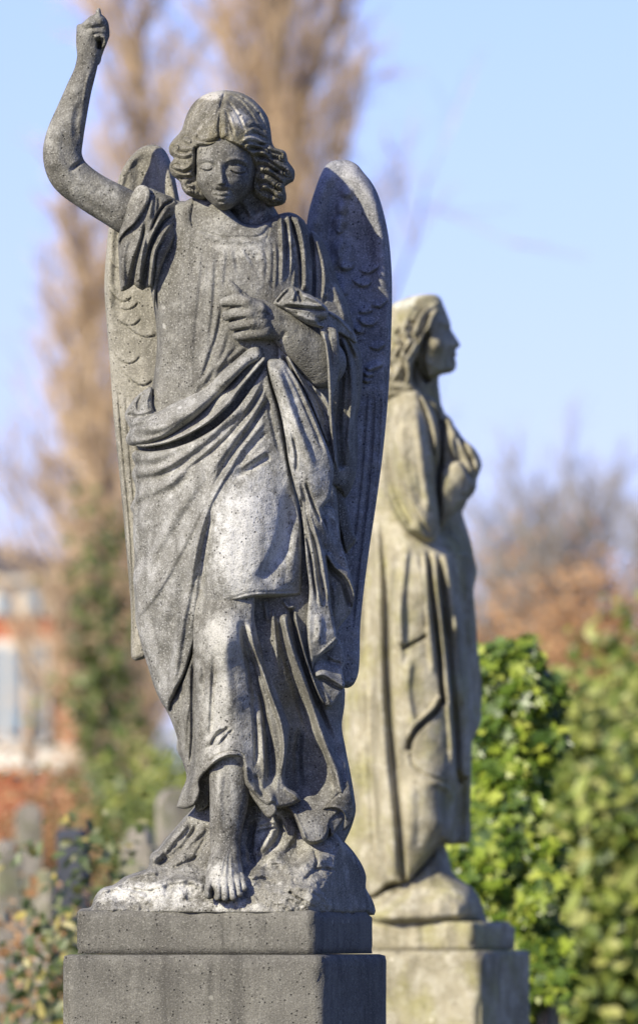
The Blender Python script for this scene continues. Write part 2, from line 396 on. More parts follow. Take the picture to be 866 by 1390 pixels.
    r.layer([(215, 290), (260, 285), (320, 290), (390, 310), (430, 400), (430, 520), (410, 700), (350, 1040), (290, 1040), (240, 700), (230, 500)], 12, -30, w=20); P.add(r)
    r = Relief(50, 5, 260, 350, 1.1); r.w = 0
    r.limb([(232, 310, 34, 0), (190, 297, 31, 12), (155, 279, 28.5, 20), (122, 260, 27, 25), (95, 238, 27.5, 28), (86, 214, 26.5, 31), (89, 188, 25.5, 34), (98, 157, 21.5, 37), (108, 125, 17.5, 40), (117, 99, 15, 42), (121, 80, 15, 43), (123, 66, 15.5, 43)], kz=.95)
    r.form([(106, 78), (104.5, 60), (105, 44), (106, 36.5), (112, 35), (118, 30), (125, 24.5), (131, 22), (139, 23), (145, 28), (148.5, 35), (150, 46), (150, 52), (148.5, 56), (145.5, 64), (143, 69), (141.5, 73), (139, 80), (136, 90), (120, 96), (108, 92)],
           [(107, 60, 52), (120, 60, 59), (108, 40, 50), (125, 40, 64), (137, 32, 62), (146, 45, 56), (135, 62, 52), (138, 80, 46), (120, 85, 57), (145, 62, 54)], 30, w=8)
    r.form([(131, 24), (132.5, 16.5), (135, 14.5), (137.5, 15.5), (139, 24), (138, 30), (131, 30)], 60, 48, w=3, k=2)
    r.S([(129, 57), (134, 54), (139, 54), (141, 58)], 6, 6, 2, .3, .2); r.S([(143, 52), (144.5, 60), (143, 68)], 7, 3, 3, .2, .2)
    r.S([(136, 57), (136.5, 64), (135, 71)], -24, 4.5, 4.5, .25, .25); r.S([(139.5, 66), (138, 78), (134, 92)], -6, 4, 6, .3, .3)
    r.S([(108, 38), (116, 37), (126, 33)], 4, 3, 5, .3, .3); r.S([(112, 46), (124, 43), (136, 40), (146, 42)], -3, 3, 3, .3, .3); r.S([(122, 50), (134, 47), (147, 49)], 3, 4, 3, .3, .3)
    r.bump(112, 52, 5, 8, 2.5); r.bump(127, 36, 5, 4, 2.5); r.bump(139, 33, 4, 4, 2.5); r.S([(130, 25), (127, 33)], -2, 2, 2, .3, .3)
    r.S([(114, 221), (104, 229), (95, 238)], -8, 4, 5, 0, .5); r.S([(178, 262), (150, 256), (122, 244)], 3, 8, 14, .3, .3); r.S([(160, 300), (130, 284), (104, 262)], -2.5, 8, 8, .3, .3); r.bump(72, 224, 9, 10, 4); r.S([(110, 140), (104, 170), (106, 200)], -3, 7, 7, .3, .3); r.S([(124, 98), (118, 120), (114, 150)], 2, 3, 4, .2, .3)
    r.S([(84, 165), (78, 195), (82, 222), (100, 246)], 3, 10, 10, .3, .3)
    P.add(ripple(r, .8, 7, 8))
    # head, face and neck
    r = Relief(240, 150, 400, 330, .85); r.w = 0
    r.limb([(322, 250, 30, 22), (338, 275, 29, 6), (348, 305, 36, -2), (350, 325, 42, -8)], kz=1.0)
    r.S([(326, 262), (338, 282), (350, 300)], 5, 6, 7, .2, .3); r.S([(352, 268), (346, 285), (342, 300)], -6, 6, 6, .2, .2); r.S([(362, 262), (360, 285), (350, 302)], 4, 5, 5, .2, .2)
    face = [(268, 180), (262, 200), (262, 222), (264, 240), (270, 252), (278, 264), (288, 274), (297, 281), (305, 283.5), (313, 281), (325, 272), (337, 262), (347, 250), (352, 235), (354, 210), (352, 185), (330, 165), (290, 162)]
    r.form(face, [(300, 170, 92), (270, 185, 76), (345, 185, 74), (303, 200, 104), (265, 215, 72), (352, 215, 58), (275, 222, 90), (303, 225, 106), (335, 225, 88), (272, 245, 82), (302, 255, 103), (335, 248, 80), (285, 262, 88), (303, 270, 100), (303, 281, 93), (322, 268, 82), (345, 250, 56), (264, 235, 68)], 20, w=9, q=.35, k=1.5)
    # brow, sockets, lids
    r.S([(265, 220), (271, 216), (281, 216.5), (291, 222)], 2.6, 4, 3, .3, .2); r.S([(306, 222), (315, 217.5), (327, 217.5), (340, 224)], 2.6, 4, 3, .2, .3)
    r.bump(279, 226.5, 9.5, 6, -8, 8, 3); r.bump(325, 228, 12.5, 6.5, -9.5, 8, 3); r.bump(292, 227, 3.5, 5, -4); r.bump(310, 228, 3.5, 6, -4)
    r.bump(280.5, 227, 7, 4.4, 8, 6, 3); r.bump(325, 229.5, 9, 4.8, 9, 8, 3)
    r.S([(271.5, 228), (277, 231.6), (284, 232.4), (291, 229.5)], -5.5, 1.7, 1.7, .2, .2); r.S([(313, 231), (319, 235.6), (326, 236.8), (336, 232.5)], -5.8, 1.7, 1.7, .2, .2)
    r.S([(272.5, 226.5), (277, 229.5), (284, 230.5), (290, 228)], 1.6, 1.5, 1, .2, .2); r.S([(314, 229.5), (319, 233.4), (326, 234.6), (334.5, 231)], 1.6, 1.5, 1, .2, .2)
    r.S([(271, 225), (276, 221.5), (284, 221.5), (290, 225)], -1.8, 1.3, 1.3, .2, .2); r.S([(313, 228), (320, 223.5), (328, 223.5), (336, 228)], -1.8, 1.3, 1.3, .2, .2)
    # nose
    r.S([(300, 216), (299.5, 228), (300.5, 240), (302, 252)], (3, 12.5), (7, 8.5), (7, 8), .3, .05, 'b')
    r.bump(302, 252.5, 5, 4.4, 5.5); r.bump(294.5, 254, 3.8, 3.4, 4.6); r.bump(309.5, 254.5, 3.8, 3.4, 5); r.bump(287, 270, 7, 6, -2); r.bump(320, 268, 8, 6, -2.5)
    r.S([(294, 257.5), (298.5, 259), (302.5, 260), (306, 259.4), (310, 258)], -3.4, 1.6, 2.2, .2, .2)
    # mouth and chin
    r.bump(302, 266, 13, 7, 3.5); r.S([(290, 263.4), (296, 262.6), (301, 263.8), (305, 263), (313, 264.8)], 1.7, 2, 1.8, .3, .3)
    r.S([(288.5, 264), (295, 266.2), (302, 267.3), (308, 266.8), (315, 265.3)], -3.4, 1.3, 1.2, .15, .15); r.S([(294, 269.5), (302, 270.8), (310, 269.5)], 2.2, 2, 2.2, .3, .3)
    r.S([(295, 274), (302, 275), (309, 274)], -3, 2.2, 2.4, .3, .3); r.bump(303, 279.5, 7, 5, 4); r.bump(302, 259.5, 9, 2.6, -2.2)
    r.bump(276, 246, 10, 9, 3); r.bump(328, 248, 12, 9, 3.5); r.S([(292, 255), (288, 261), (287, 266)], -1.6, 2, 2.4, .3, .3); r.S([(312, 255), (317, 261), (318, 267)], -1.8, 2.4, 2, .3, .3)
    r.bump(302, 205, 22, 14, 3)
    r.F = np.where((r.F > -300), r.F, r.F); hd = np.clip((290-r.Y)/14, 0, 1)*np.clip((r.F-62)/16, 0, 1); r.F = r.F+12*hd
    P.add(ripple(r, .4, 5, 11), 6)
    # forearm and closed hand
    r = Relief(290, 375, 480, 560, 1.0); r.w = 0
    r.limb([(348, 434, 25, 86), (360, 440, 26, 84), (379, 445, 21.5, 82), (403, 463, 26.5, 70), (424, 482, 32, 52), (436, 494, 34, 38)], kz=.85, k=4)
    for f in [[(306, 415.5, 7, 104), (318, 413.5, 8, 112), (333, 416, 9.5, 116), (350, 424, 12, 110)], [(309, 433, 7.5, 98), (320, 430, 8.4, 108), (334, 430, 9.5, 113), (350, 434, 12, 108)],
              [(317, 446.5, 7, 94), (328, 444.5, 8, 104), (340, 443, 9.4, 110), (354, 444, 12, 106)], [(323, 460, 6.5, 88), (334, 458.5, 7.4, 98), (345, 456, 8.6, 104), (358, 452, 12, 102)]]:
        r.limb(f, kz=.95, k=1.6)
    r.limb([(314, 392, 5.5, 104), (319, 399, 7.2, 106), (327, 408, 8, 105), (340, 420, 10, 102)], kz=.9, k=1.6)
    r.S([(309, 424.5), (320, 422), (334, 423)], -6, 2.2, 2.2, 0, .5); r.S([(314, 439.5), (326, 437.5), (340, 437)], -6, 2, 2, 0, .5); r.S([(321, 453), (332, 451.5), (345, 450)], -5, 2, 2, 0, .5)
    r.bump(306, 423.5, 5, 2.6, -12); r.S([(325, 399), (333, 406), (340, 411)], -3, 2.5, 2.5, .3, .3)
    r.bump(338, 414, 6, 5, 3); r.bump(341, 430, 6, 5, 2.5); r.bump(344, 444, 6, 5, 2.5)
    r.S([(352, 420), (372, 430), (388, 440)], 3, 8, 8, .3, .3); r.S([(376, 468), (384, 462), (388, 452)], -3, 5, 5, .2, .3)
    P.add(ripple(r, .6, 6, 14))
    # leg and bare foot
    r = Relief(265, 1000, 350, 1235, 1.0); r.w = 0
    r.limb([(312, 1010, 30, 62), (313, 1050, 28.5, 66), (312, 1085, 26.5, 68), (308, 1120, 22.5, 72), (306.5, 1145, 20, 74), (307, 1162, 20.5, 80), (306, 1180, 24, 88), (306, 1198, 26, 100)], kz=1.1, k=6)
    for f in [[(290, 1195, 9, 108), (285.5, 1207, 7, 124), (285.5, 1215, 6, 134)], [(298, 1198, 8, 120), (296, 1210, 6.6, 136), (296.5, 1217, 5.6, 144)], [(306, 1198, 8, 122), (306, 1211, 6.4, 139), (307, 1218.5, 5.4, 146)],
              [(314, 1198, 8, 120), (315.5, 1210, 6.2, 137), (317, 1218, 5.2, 143)], [(322, 1194, 8, 114), (324, 1206, 6, 130), (325.5, 1213.5, 5, 136)], [(327, 1190, 6, 106), (330.5, 1200, 5, 122), (332, 1206, 4.5, 128)]]:
        r.limb(f, kz=1, k=1.4)
    r.bump(291, 1213, 3.4, 7.5, -26); r.bump(297, 1165, 8, 10, 3); r.bump(322, 1160, 5, 7, 4)
    for p in [[(302, 1196), (301.5, 1219)], [(311, 1196), (312, 1220)], [(319.5, 1194), (321.5, 1217)], [(327, 1192), (329, 1211)]]: r.S(p, -6, 1.6, 1.6, .5, 0)
    for p in [[(309, 1150), (303, 1175), (298, 1195)], [(311, 1150), (308, 1178), (307, 1196)], [(314, 1155), (315, 1180), (316, 1196)]]: r.S(p, 2, 3, 3, .3, .3)
    r.S([(300, 1040), (297, 1090), (300, 1135)], 4, 9, 9, .3, .3)
    P.add(ripple(r, .8, 8, 17)); 
    body = P.build('body', M['stone'], root, fr)

    # ------------------------------------------------ hair (child of the body)
    P = Part([(288, 130, 14, 8, 2.0), (325, 165, 14, 12, 1.2), (345, 195, 14, 8, .7), (270, 180, 14, 12, .3), (375, 240, 20, 30, -.5)])
    r = Relief(222, 112, 410, 282, .85)
    r.layer([(308, 118.5), (297, 119), (284, 122), (268, 131), (257, 145), (251, 160), (247, 173), (240, 182), (233, 190), (230, 198), (231.5, 207), (237, 213), (232, 219), (230.5, 226), (234, 235), (241, 241), (246, 246), (248, 254),
              (254, 262), (263, 266), (273, 269), (281, 268), (279, 258), (273, 248), (268, 234), (268, 218), (267, 202), (276, 201), (288, 200), (297, 195.5), (300, 193), (304, 193.5), (316, 198), (328, 204), (338, 210), (342, 220), (345, 232), (344, 246), (344, 258), (355, 270), (366, 277), (378, 276), (387, 272), (389, 262), (387, 250),
              (398, 243), (400.5, 234), (399, 226), (391, 216), (389, 206), (384, 201), (374, 199), (370, 192), (368, 176), (364, 156), (354, 141), (341, 129), (325, 121)],
             [(308, 122, 30), (270, 140, 38), (345, 140, 36), (303, 150, 86), (270, 175, 74), (255, 175, 42), (303, 190, 109), (280, 198, 98), (266, 200, 88), (330, 203, 103), (345, 175, 80), (364, 170, 40), (360, 200, 72), (378, 210, 62), (396, 230, 40), (348, 225, 70), (366, 240, 60), (360, 265, 48), (380, 265, 44),
              (235, 200, 58), (245, 215, 70), (258, 225, 80), (268, 228, 76), (236, 228, 56), (256, 250, 66), (270, 262, 64), (250, 200, 72)], (0, 34), w=6); r.F += 10
    # parting, smooth crown strands
    r.S([(306, 121), (301, 145), (299, 170), (299.5, 194)], -5, 3, 3, .1, 0); r.S([(300, 124), (294, 150), (293, 172), (295, 192)], 3, 6, 4, .1, .1); r.S([(312, 124), (306, 150), (305, 172), (307, 192)], 3, 4, 6, .1, .1)
    rs = random.Random(5)
    for q in [[(303, 124), (286, 134), (272, 152), (262, 172)], [(302, 130), (290, 144), (282, 164), (276, 186)], [(301, 140), (295, 156), (290, 174), (286, 190)], [(296, 124), (276, 136), (262, 152), (254, 170)],
              [(308, 124), (326, 136), (342, 156), (352, 176)], [(306, 132), (318, 148), (328, 166), (332, 182)], [(304, 144), (311, 162), (316, 178), (318, 192)], [(316, 124), (338, 138), (352, 154), (362, 174)]]:
        r.S(q, -1.9-rs.random()*.8, 2.6, 3.4, .25, .3); r.S([(x+3.6, y) for x, y in q], 1.3, 3, 3, .3, .3)
    # band of waves over the brow
    for p, h in [([(300, 186), (286, 190), (272, 188), (258, 178)], 5), ([(300, 193), (288, 198), (275, 196), (262, 190)], 6), ([(262, 168), (270, 178), (266, 188)], 5), ([(255, 176), (262, 186), (258, 196)], 5),
                 ([(306, 192), (320, 196), (334, 203), (346, 212)], 6), ([(328, 197), (338, 189), (352, 191), (366, 198)], 9), ([(330, 204), (342, 198), (356, 200), (370, 208)], 8), ([(332, 184), (344, 177), (356, 180), (366, 188)], 7),
                 ([(336, 172), (346, 166), (356, 172), (364, 182)], 4), ([(338, 212), (350, 207), (364, 212), (376, 222), (390, 228), (398, 236)], 10),
                 ([(362, 198), (374, 203), (386, 206), (388, 214)], 9), ([(345, 221), (358, 219), (372, 226), (388, 238)], 7), ([(350, 231), (362, 230), (376, 238), (388, 246)], 9), ([(350, 243), (362, 242), (374, 250), (386, 254)], 8),
                 ([(352, 253), (364, 254), (376, 262), (385, 266)], 8), ([(355, 264), (366, 268), (378, 272)], 7),
                 ([(236, 190), (243, 201), (254, 203), (264, 201)], 8), ([(232, 200), (240, 209), (252, 212), (263, 209)], 8), ([(247, 184), (254, 192), (262, 194)], 7), ([(234, 222), (244, 229), (254, 229), (263, 222)], 10), ([(240, 233), (252, 238), (263, 236)], 8), ([(251, 246), (258, 252), (266, 252)], 6), ([(254, 256), (262, 261), (271, 262)], 8)]:
        r.S(p, h*.62, 4.6, 4.0, .2, .2); q = [(x+.5, y+4.6) for x, y in p]; r.S(q, -2.6-rs.random()*2.4, 2.2, 2.2, .2, .35); r.S([(x+.3, y+1.6) for x, y in p], -1.4, 1, 1, .2, .3)
    for (x, y, q, a0) in [(385, 213, 7, 0), (392, 233, 7.5, 40), (381, 252, 7, 80), (373, 268, 7, 20), (358, 252, 5.5, 120), (364, 231, 5.5, 60), (360, 206, 5.5, 200), (239, 200, 6, 180), (240, 227, 6, 150), (259, 259, 6, 200), (252, 244, 5, 120), (254, 188, 5, 160)]:
        r.bump(x, y, q, q*.9, 6, 0, 3)
        for k, g in ((1.0, -5.5), (.5, -4)):
            r.S([(x+q*k*math.cos(math.radians(a0+t)), y+q*.85*k*math.sin(math.radians(a0+t))) for t in range(0, 241, 40)], g, 1.6, 1.6, .15, .3, step=3)
    for (x, y, a, b, h) in [(236, 201, 3.2, 4.5, -8), (250, 241, 9, 2.5, -12), (349, 203, 8, 2, -8), (355, 213, 6, 2.5, -10), (372, 214, 5, 2.5, -12), (347, 228, 3.5, 6, -10), (350, 248, 3, 8, -10), (376, 231, 6, 2.4, -10), (262, 246, 5, 3, -10), (356, 196, 7, 1.8, -9), (327, 158, 2, 1.6, -5), (352, 152, 2, 1.4, -4), (360, 170, 2, 2.5, -4), (332, 201, 5, 1.5, -5)]:
        r.bump(x, y, a, b, h)
    P.add(ripple(r, 1.6, 5, 21), 5); P.build('hair', M['stone_moss'], body, fr)

    # ------------------------------------------------ tunic
    P = Part([(250, 420, 60, 130, -.5), (265, 500, 40, 50, -.35), (330, 345, 60, 26, .7), (300, 300, 34, 22, .35), (290, 460, 18, 60, .3), (185, 270, 18, 22, .6), (400, 350, 30, 60, .1), (470, 520, 20, 80, -.2), (465, 700, 30, 40, -1.6), (470, 400, 22, 40, -.3)])  # strongest dark patch paints shade into the colour of the sleeve's hollow
    r = Relief(150, 255, 500, 690, 1.2)
    r.layer([(262, 266.5), (276, 266), (290, 268), (303, 274), (316, 287), (330, 301), (345, 304), (358, 300), (370, 294), (381, 289), (392, 287), (403, 290), (413, 298), (419, 308), (430, 315), (441, 331), (450, 352), (459, 380), (471, 408), (479, 436), (482, 455), (490, 477), (492, 510),
             (489, 545), (485, 566), (486, 600), (485, 627), (482, 648), (474, 668), (466, 676), (456, 668), (300, 640), (200, 620), (184, 600), (190, 560), (204, 532), (210, 500), (213, 465), (211, 430), (207, 405), (198, 360), (190, 300), (205, 258), (222, 265), (240, 271), (252, 272)],
            [(300, 340, 76), (302, 296, 66), (262, 278, 50), (230, 290, 42), (381, 292, 42), (403, 295, 34), (425, 330, 18), (448, 370, 6), (345, 320, 72), (380, 350, 66), (400, 380, 60), (300, 400, 84), (250, 400, 70), (220, 400, 42), (216, 470, 34), (300, 470, 80),
             (250, 480, 66), (350, 470, 74), (208, 528, 30), (260, 540, 70), (340, 560, 70), (430, 430, 44), (460, 420, 22), (465, 470, 24), (485, 480, 0), (470, 540, 14), (488, 540, -10), (470, 620, 4), (484, 620, -16), (440, 560, 20), (420, 620, 30), (200, 600, 20), (200, 320, 20)], -70, w=12, q=.6)
    r.hs = .8
    # neckline band and its edge
    r.S([(265, 269), (262, 284), (260, 301), (263, 314)], -7, 1.8, 2.4, .05, .1); r.S([(258, 272), (255, 290), (255, 312)], 3, 4, 4, .2, .3)
    r.S([(264, 314), (283, 320), (305, 326), (325, 326), (346, 326), (358, 321), (368, 306), (374, 296)], -3, 3, 5, .15, .1); r.S([(264, 318), (283, 324), (305, 330), (325, 331), (348, 331), (361, 325)], 2.5, 4, 6, .15, .2)
    r.S([(370, 298), (366, 316), (360, 335)], -3, 1.6, 1.6, .1, .3)
    # radiating chest folds
    r.hs = .42; r.ws = 1.3
    for p, h in [([(312, 338), (316, 356), (318, 376)], 3), ([(324, 338), (336, 356), (344, 372)], 2.5), ([(352, 334), (358, 360), (356, 390)], 3), ([(366, 330), (368, 365), (362, 405)], 4),
                 ([(306, 338), (302, 375), (300, 400)], 3), ([(290, 330), (288, 380), (284, 440), (276, 500)], 4), ([(274, 326), (268, 390), (262, 450), (258, 520)], 3), ([(300, 400), (292, 450), (276, 500), (262, 545)], 6), ([(322, 470), (304, 490), (288, 520)], 6), ([(250, 330), (244, 400), (240, 460), (236, 530)], 2.5),
                 ([(230, 420), (228, 480), (222, 540)], 3), ([(310, 440), (300, 480), (284, 510), (262, 542)], 4), ([(218, 400), (222, 450), (218, 500), (210, 545)], 3)]:
        r.S(p, h, 5, 4, .3, .3); r.S([(x+5.5, y+1) for x, y in p], -h*.8, 3.4, 3, .3, .3)
    r.S([(338, 478), (322, 491), (304, 503), (288, 513)], -9, 3, 5, .1, .4); r.S([(338, 471), (318, 486), (296, 500), (276, 520), (255, 541)], 6, 6, 5, .15, .3)
    r.bump(237, 475, 2.6, 3.2, 3.2); r.S([(288, 345), (284, 372), (290, 398)], -1.5, 3, 5, .3, .3); r.S([(238, 474), (243, 485), (244, 498)], 1.6, 1.6, 1.6, .1, .5)
    r.hs = .9; r.ws = 1.0
    # right shoulder folds
    r.S([(381, 292), (383, 320), (384, 350), (383, 392)], 9, 5, 3.2, .1, .3); r.S([(387, 300), (388.5, 335), (389, 370)], -10, 2.4, 2.4, .15, .2); r.S([(391, 292), (394, 320), (396, 360), (393, 385)], 7, 3.6, 3.6, .1, .3)
    r.S([(392, 290), (401, 322), (407, 355), (408.5, 398)], -12, 2.6, 2.8, .1, .15); r.S([(402, 290), (411, 325), (415, 360), (415, 400)], 12, 7, 5, .1, .1)
    r.S([(418, 304), (424, 340), (426, 375), (425, 412)], -17, 3.2, 4.2, .05, .1); r.S([(428, 318), (436, 345), (441, 375), (440, 410)], 11, 6, 8, .15, .1); r.S([(446, 378), (442, 398), (440, 416)], -5, 3, 3, .2, .2)
    r.S([(452, 380), (462, 410), (474, 440)], 5, 8, 8, .2, .2); r.S([(374, 330), (375, 360), (373, 400)], 4, 4, 3, .2, .3)
    r.S([(400, 340), (400, 370), (398, 398)], 3, 3, 3, .3, .2)
    # hanging sleeve
    r.S([(459, 455), (463, 490), (462, 540), (458, 575), (462, 640)], -16, 4, (5, 11), .15, .05); r.S([(462, 454), (472, 480), (477, 520), (476, 560), (473, 590), (474, 625)], 14, 5, 4, .1, .15)
    r.S([(468, 456), (480, 485), (484, 520), (483, 560), (481, 640)], -9, 3, 6, .1, .05); r.S([(470, 455), (478, 470), (485, 487)], 7, 3, 3, .1, .3); r.S([(486, 470), (490, 510), (487, 560)], 4, 3, 4, .2, .2)
    P.add(ripple(r, 1.0, 8, 31))
    # left sleeve
    r = Relief(155, 250, 255, 425, 1.0)
    r.layer([(205, 258), (205, 258), (222, 265), (236, 271), (246, 285), (243, 310), (234, 335), (222, 360), (214, 390), (210.5, 419), (207.5, 404), (205.5, 392), (205.5, 392), (200, 392.5), (194, 395.5), (188, 393), (183, 388), (183, 388), (178, 392), (170, 396.5), (165, 397), (165, 397), (163, 375), (162, 350), (161.5, 328), (170, 300), (180, 270), (190, 257)],
            [(164, 345, 42), (166, 392, 40), (190, 300, 62), (184, 388, 46), (203, 390, 44), (222, 285, 62), (238, 276, 44), (205, 262, 56), (232, 330, 60), (216, 380, 48), (244, 310, 38), (176, 350, 58), (210, 415, 36)], (0, 16), w=5)
    r.S([(199, 302), (194, 330), (185, 360), (179, 392)], -13, (3, 8), (3, 7), .2, 0); r.S([(200, 322), (194, 350), (190, 385)], 8, 4, 3, .2, .05); r.S([(176, 322), (168, 350), (169, 394)], 6, 6, 6, .2, .05)
    r.S([(238, 274), (225, 281), (213, 300), (205, 322)], -12, 3, 3, .15, .25); r.S([(236, 293), (221, 308), (209, 331), (203, 350), (199, 370), (195, 395)], -14, (3, 6), (2.4, 5), .1, 0)
    r.S([(232, 283), (216, 306), (206, 326), (198, 345)], 7, 5, 3, .2, .3); r.S([(240, 299), (224, 320), (212, 345), (207, 372), (205, 395)], 8, 4, 4, .2, .05); r.S([(224, 328), (214, 345), (211, 370), (206, 402)], -8, 2.4, 2.8, .2, .05)
    r.S([(208, 268), (206, 285), (203, 305)], 6, 5, 5, .2, .3); r.S([(215, 270), (217, 280), (214, 292)], -4, 3, 3, .3, .3)
    P.add(ripple(r, .7, 6, 33))
    # turned-back cuff
    r = Relief(155, 248, 212, 345, 1.0)
    r.layer([(187, 256), (196, 254.5), (202, 257.5), (205, 264), (203.5, 277), (194, 294), (183, 308), (172, 317), (165, 326), (161, 335), (161, 335), (162, 322), (168.5, 303), (178, 272)],
            [(190, 260, 60), (200, 262, 66), (203, 275, 74), (182, 285, 62), (172, 312, 62), (163, 330, 50), (192, 292, 72), (168, 305, 48)], (0, 9), w=3.5)
    r.S([(184, 270), (176, 292), (166, 318)], -3, 4, 4, .2, .2); r.S([(200, 262), (199, 276), (190, 292), (178, 308)], 3, 3, 3, .2, .2); P.add(ripple(r, 1.2, 5, 35))
    # sleeve opening round the forearm, and its hollow
    r = Relief(425, 440, 470, 650, 1.0)
    r.layer([(434, 450), (447, 446), (457, 450), (460, 467), (461, 490), (458.5, 515), (454, 535), (451, 545), (452, 566), (455.5, 606), (458, 640), (454, 632), (449, 600), (446.5, 565), (446, 540), (445, 520), (444, 498), (441, 471)],
            [(436, 455, 88), (446, 500, 88), (448, 540, 74), (456, 460, 84), (459, 500, 72), (452, 590, 62), (456, 635, 54)], (0, 14), w=3.5)
    r.S([(438, 452), (443, 475), (447, 505), (449, 540), (451, 590), (456, 636)], 5, 3, 3, .05, .05); r.S([(444, 450), (449, 480), (452, 510)], -4, 2.5, 3, .1, .3); P.add(ripple(r, .8, 6, 37))
    r = Relief(455, 630, 490, 760, 1.2)
    r.layer([(452, 600), (478, 630), (466, 662), (472, 690), (478, 717), (484, 728), (483.5, 734), (476, 743), (470, 750), (466, 742), (461, 722), (455, 690), (452, 640)],
            [(455, 640, 0), (470, 640, -20), (462, 700, -14), (483, 730, -36), (470, 745, -30)], -70, w=4)
    P.add(ripple(r, .8, 6, 38))
    tunic = P.build('tunic', M['stone'], root, fr)

    # ------------------------------------------------ mantle
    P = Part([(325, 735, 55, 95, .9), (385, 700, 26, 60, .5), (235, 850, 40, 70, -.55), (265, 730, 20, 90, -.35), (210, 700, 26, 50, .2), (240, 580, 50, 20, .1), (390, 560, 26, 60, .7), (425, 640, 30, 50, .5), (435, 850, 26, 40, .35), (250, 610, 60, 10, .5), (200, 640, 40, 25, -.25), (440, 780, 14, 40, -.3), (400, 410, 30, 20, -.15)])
    # inner mass behind the falling folds
    r = Relief(170, 500, 480, 960, 2.0)
    r.layer([(200, 600), (300, 540), (372, 500), (440, 560), (458, 640), (462, 700), (462, 780), (455, 850), (458, 900), (440, 930), (400, 900), (300, 900), (260, 880), (200, 800), (192, 700)],
            [(200, 620, 10), (300, 600, 60), (380, 560, 62), (440, 600, 20), (455, 700, 4), (400, 700, 48), (420, 800, 40), (455, 850, 6), (300, 800, 50), (200, 800, -10), (440, 900, 12)], -70, w=10); P.add(r)
    # knot over the forearm
    r = Relief(362, 385, 495, 470, .9)
    r.layer([(371, 417), (377, 408), (384, 400), (391, 394.5), (398, 393), (403, 395), (408.5, 398), (414, 403), (420, 404.5), (428, 409), (437, 416), (444, 422), (446, 427), (444.5, 434), (438, 439), (432, 441), (440, 445), (440, 449), (432, 449), (421, 446), (409, 440), (398, 433), (386, 424)],
            [(373, 416, 96), (390, 405, 116), (398, 396, 104), (410, 410, 118), (430, 420, 110), (444, 425, 98), (400, 428, 108), (420, 438, 104), (436, 444, 96), (405, 415, 118)], (0, 26), w=4)
    r.S([(376, 416), (386, 405), (396, 396)], -9, 2.8, 4, .1, .3); r.S([(396, 395), (400, 404), (396, 418)], 6, 5, 3, .1, .3); r.S([(404, 400), (408, 412), (409, 418)], -9, 2.5, 4, .1, .3)
    r.S([(382, 421), (404, 423.5), (424, 425.5), (443, 426)], -11, 2.4, 2.6, .25, .1); r.S([(382, 417), (404, 419), (424, 421), (443, 422)], 6, 5, 2.4, .2, .1); r.S([(400, 430), (418, 438), (436, 442)], 4, 4, 4, .2, .1)
    r.S([(410, 406), (424, 412), (440, 421)], 5, 4, 4, .2, .1); r.bump(436, 440, 5, 4, -10); P.add(ripple(r, .7, 5, 41))
    r = Relief(430, 405, 495, 470, .9)
    r.layer([(432, 436), (440, 428), (448, 425), (458, 431), (468, 438), (477, 447), (484, 458), (484, 466), (474, 461), (462, 455), (446, 452), (432, 449)],
            [(434, 440, 84), (450, 432, 72), (468, 444, 40), (482, 462, 8), (450, 450, 78)], (0, 14), w=4)
    r.S([(446, 428), (462, 438), (480, 456)], 5, 3, 3, .1, .2); P.add(ripple(r, .7, 5, 42))
    # roll of cloth round the waist
    r = Relief(160, 465, 370, 625, 1.1)
    r.layer([(207, 526), (200, 528), (192, 533), (183, 541), (175, 551), (170, 560), (170, 567), (174, 576), (177, 582), (173, 590), (170.5, 597), (173, 602), (181, 605.5), (202, 604.5), (225, 597), (252, 581.5), (276, 562), (299, 539), (322, 516), (340, 499), (356, 490), (352, 474), (342, 475), (330, 484), (312, 500), (289, 520), (271, 532), (252, 542), (229, 553), (210, 560)],
            [(175, 555, 10), (172, 600, 8), (185, 545, 20), (205, 530, 34), (200, 580, 60), (190, 600, 42), (215, 562, 60), (240, 565, 90), (252, 545, 76), (270, 555, 96), (300, 525, 102), (290, 520, 88), (335, 490, 104), (350, 480, 98), (250, 580, 84), (300, 537, 92)], (0, 34), w=8)
    r.S([(173, 562), (180, 566), (195, 567), (212, 562), (240, 552)], -9, 5, 4, .05, .3); r.S([(197, 534), (188, 548), (190, 562)], -9, 4, 4, .1, .2); r.S([(206, 532), (200, 546), (202, 560)], 5, 3, 3, .1, .2); r.S([(183, 544), (178, 556)], 4, 3, 3, .2, .2)
    r.S([(176, 581), (190, 580), (206, 574)], -6, 5, 5, .05, .4); r.S([(178, 574), (200, 584), (230, 580), (262, 562), (300, 528)], 8, 14, 10, .2, .3); r.S([(174, 600), (200, 600), (226, 592), (254, 575)], 3, 5, 4, .1, .2)
    r.S([(310, 506), (326, 492), (344, 480)], -4, 3, 3, .3, .2); P.add(ripple(r, .8, 7, 43))
    # turned edge below the roll
    r = Relief(175, 480, 375, 620, 1.1)
    r.layer([(180, 603), (202, 602), (226, 594), (252, 578), (276, 559), (299, 536), (322, 513), (338, 497), (352, 488), (362, 490), (356, 498), (344, 512), (330, 530), (316, 550), (300, 566), (286, 577), (271, 586), (252, 596), (229, 604), (206, 608), (190, 608)],
            [(182, 604, 20), (205, 604, 52), (250, 588, 78), (300, 550, 92), (345, 502, 96), (230, 597, 68), (275, 572, 86)], (0, 22), w=4)
    r.S([(230, 602), (260, 590), (290, 570), (316, 542), (344, 508)], 4, 4, 3, .2, .2); r.S([(348, 494), (330, 517), (312, 540)], -5, 2, 3, .1, .3); r.S([(340, 501), (322, 522)], -4, 2, 2, .2, .4); P.add(ripple(r, .6, 6, 44))
    # the big front fall of cloth
    r = Relief(168, 480, 425, 975, 1.25)
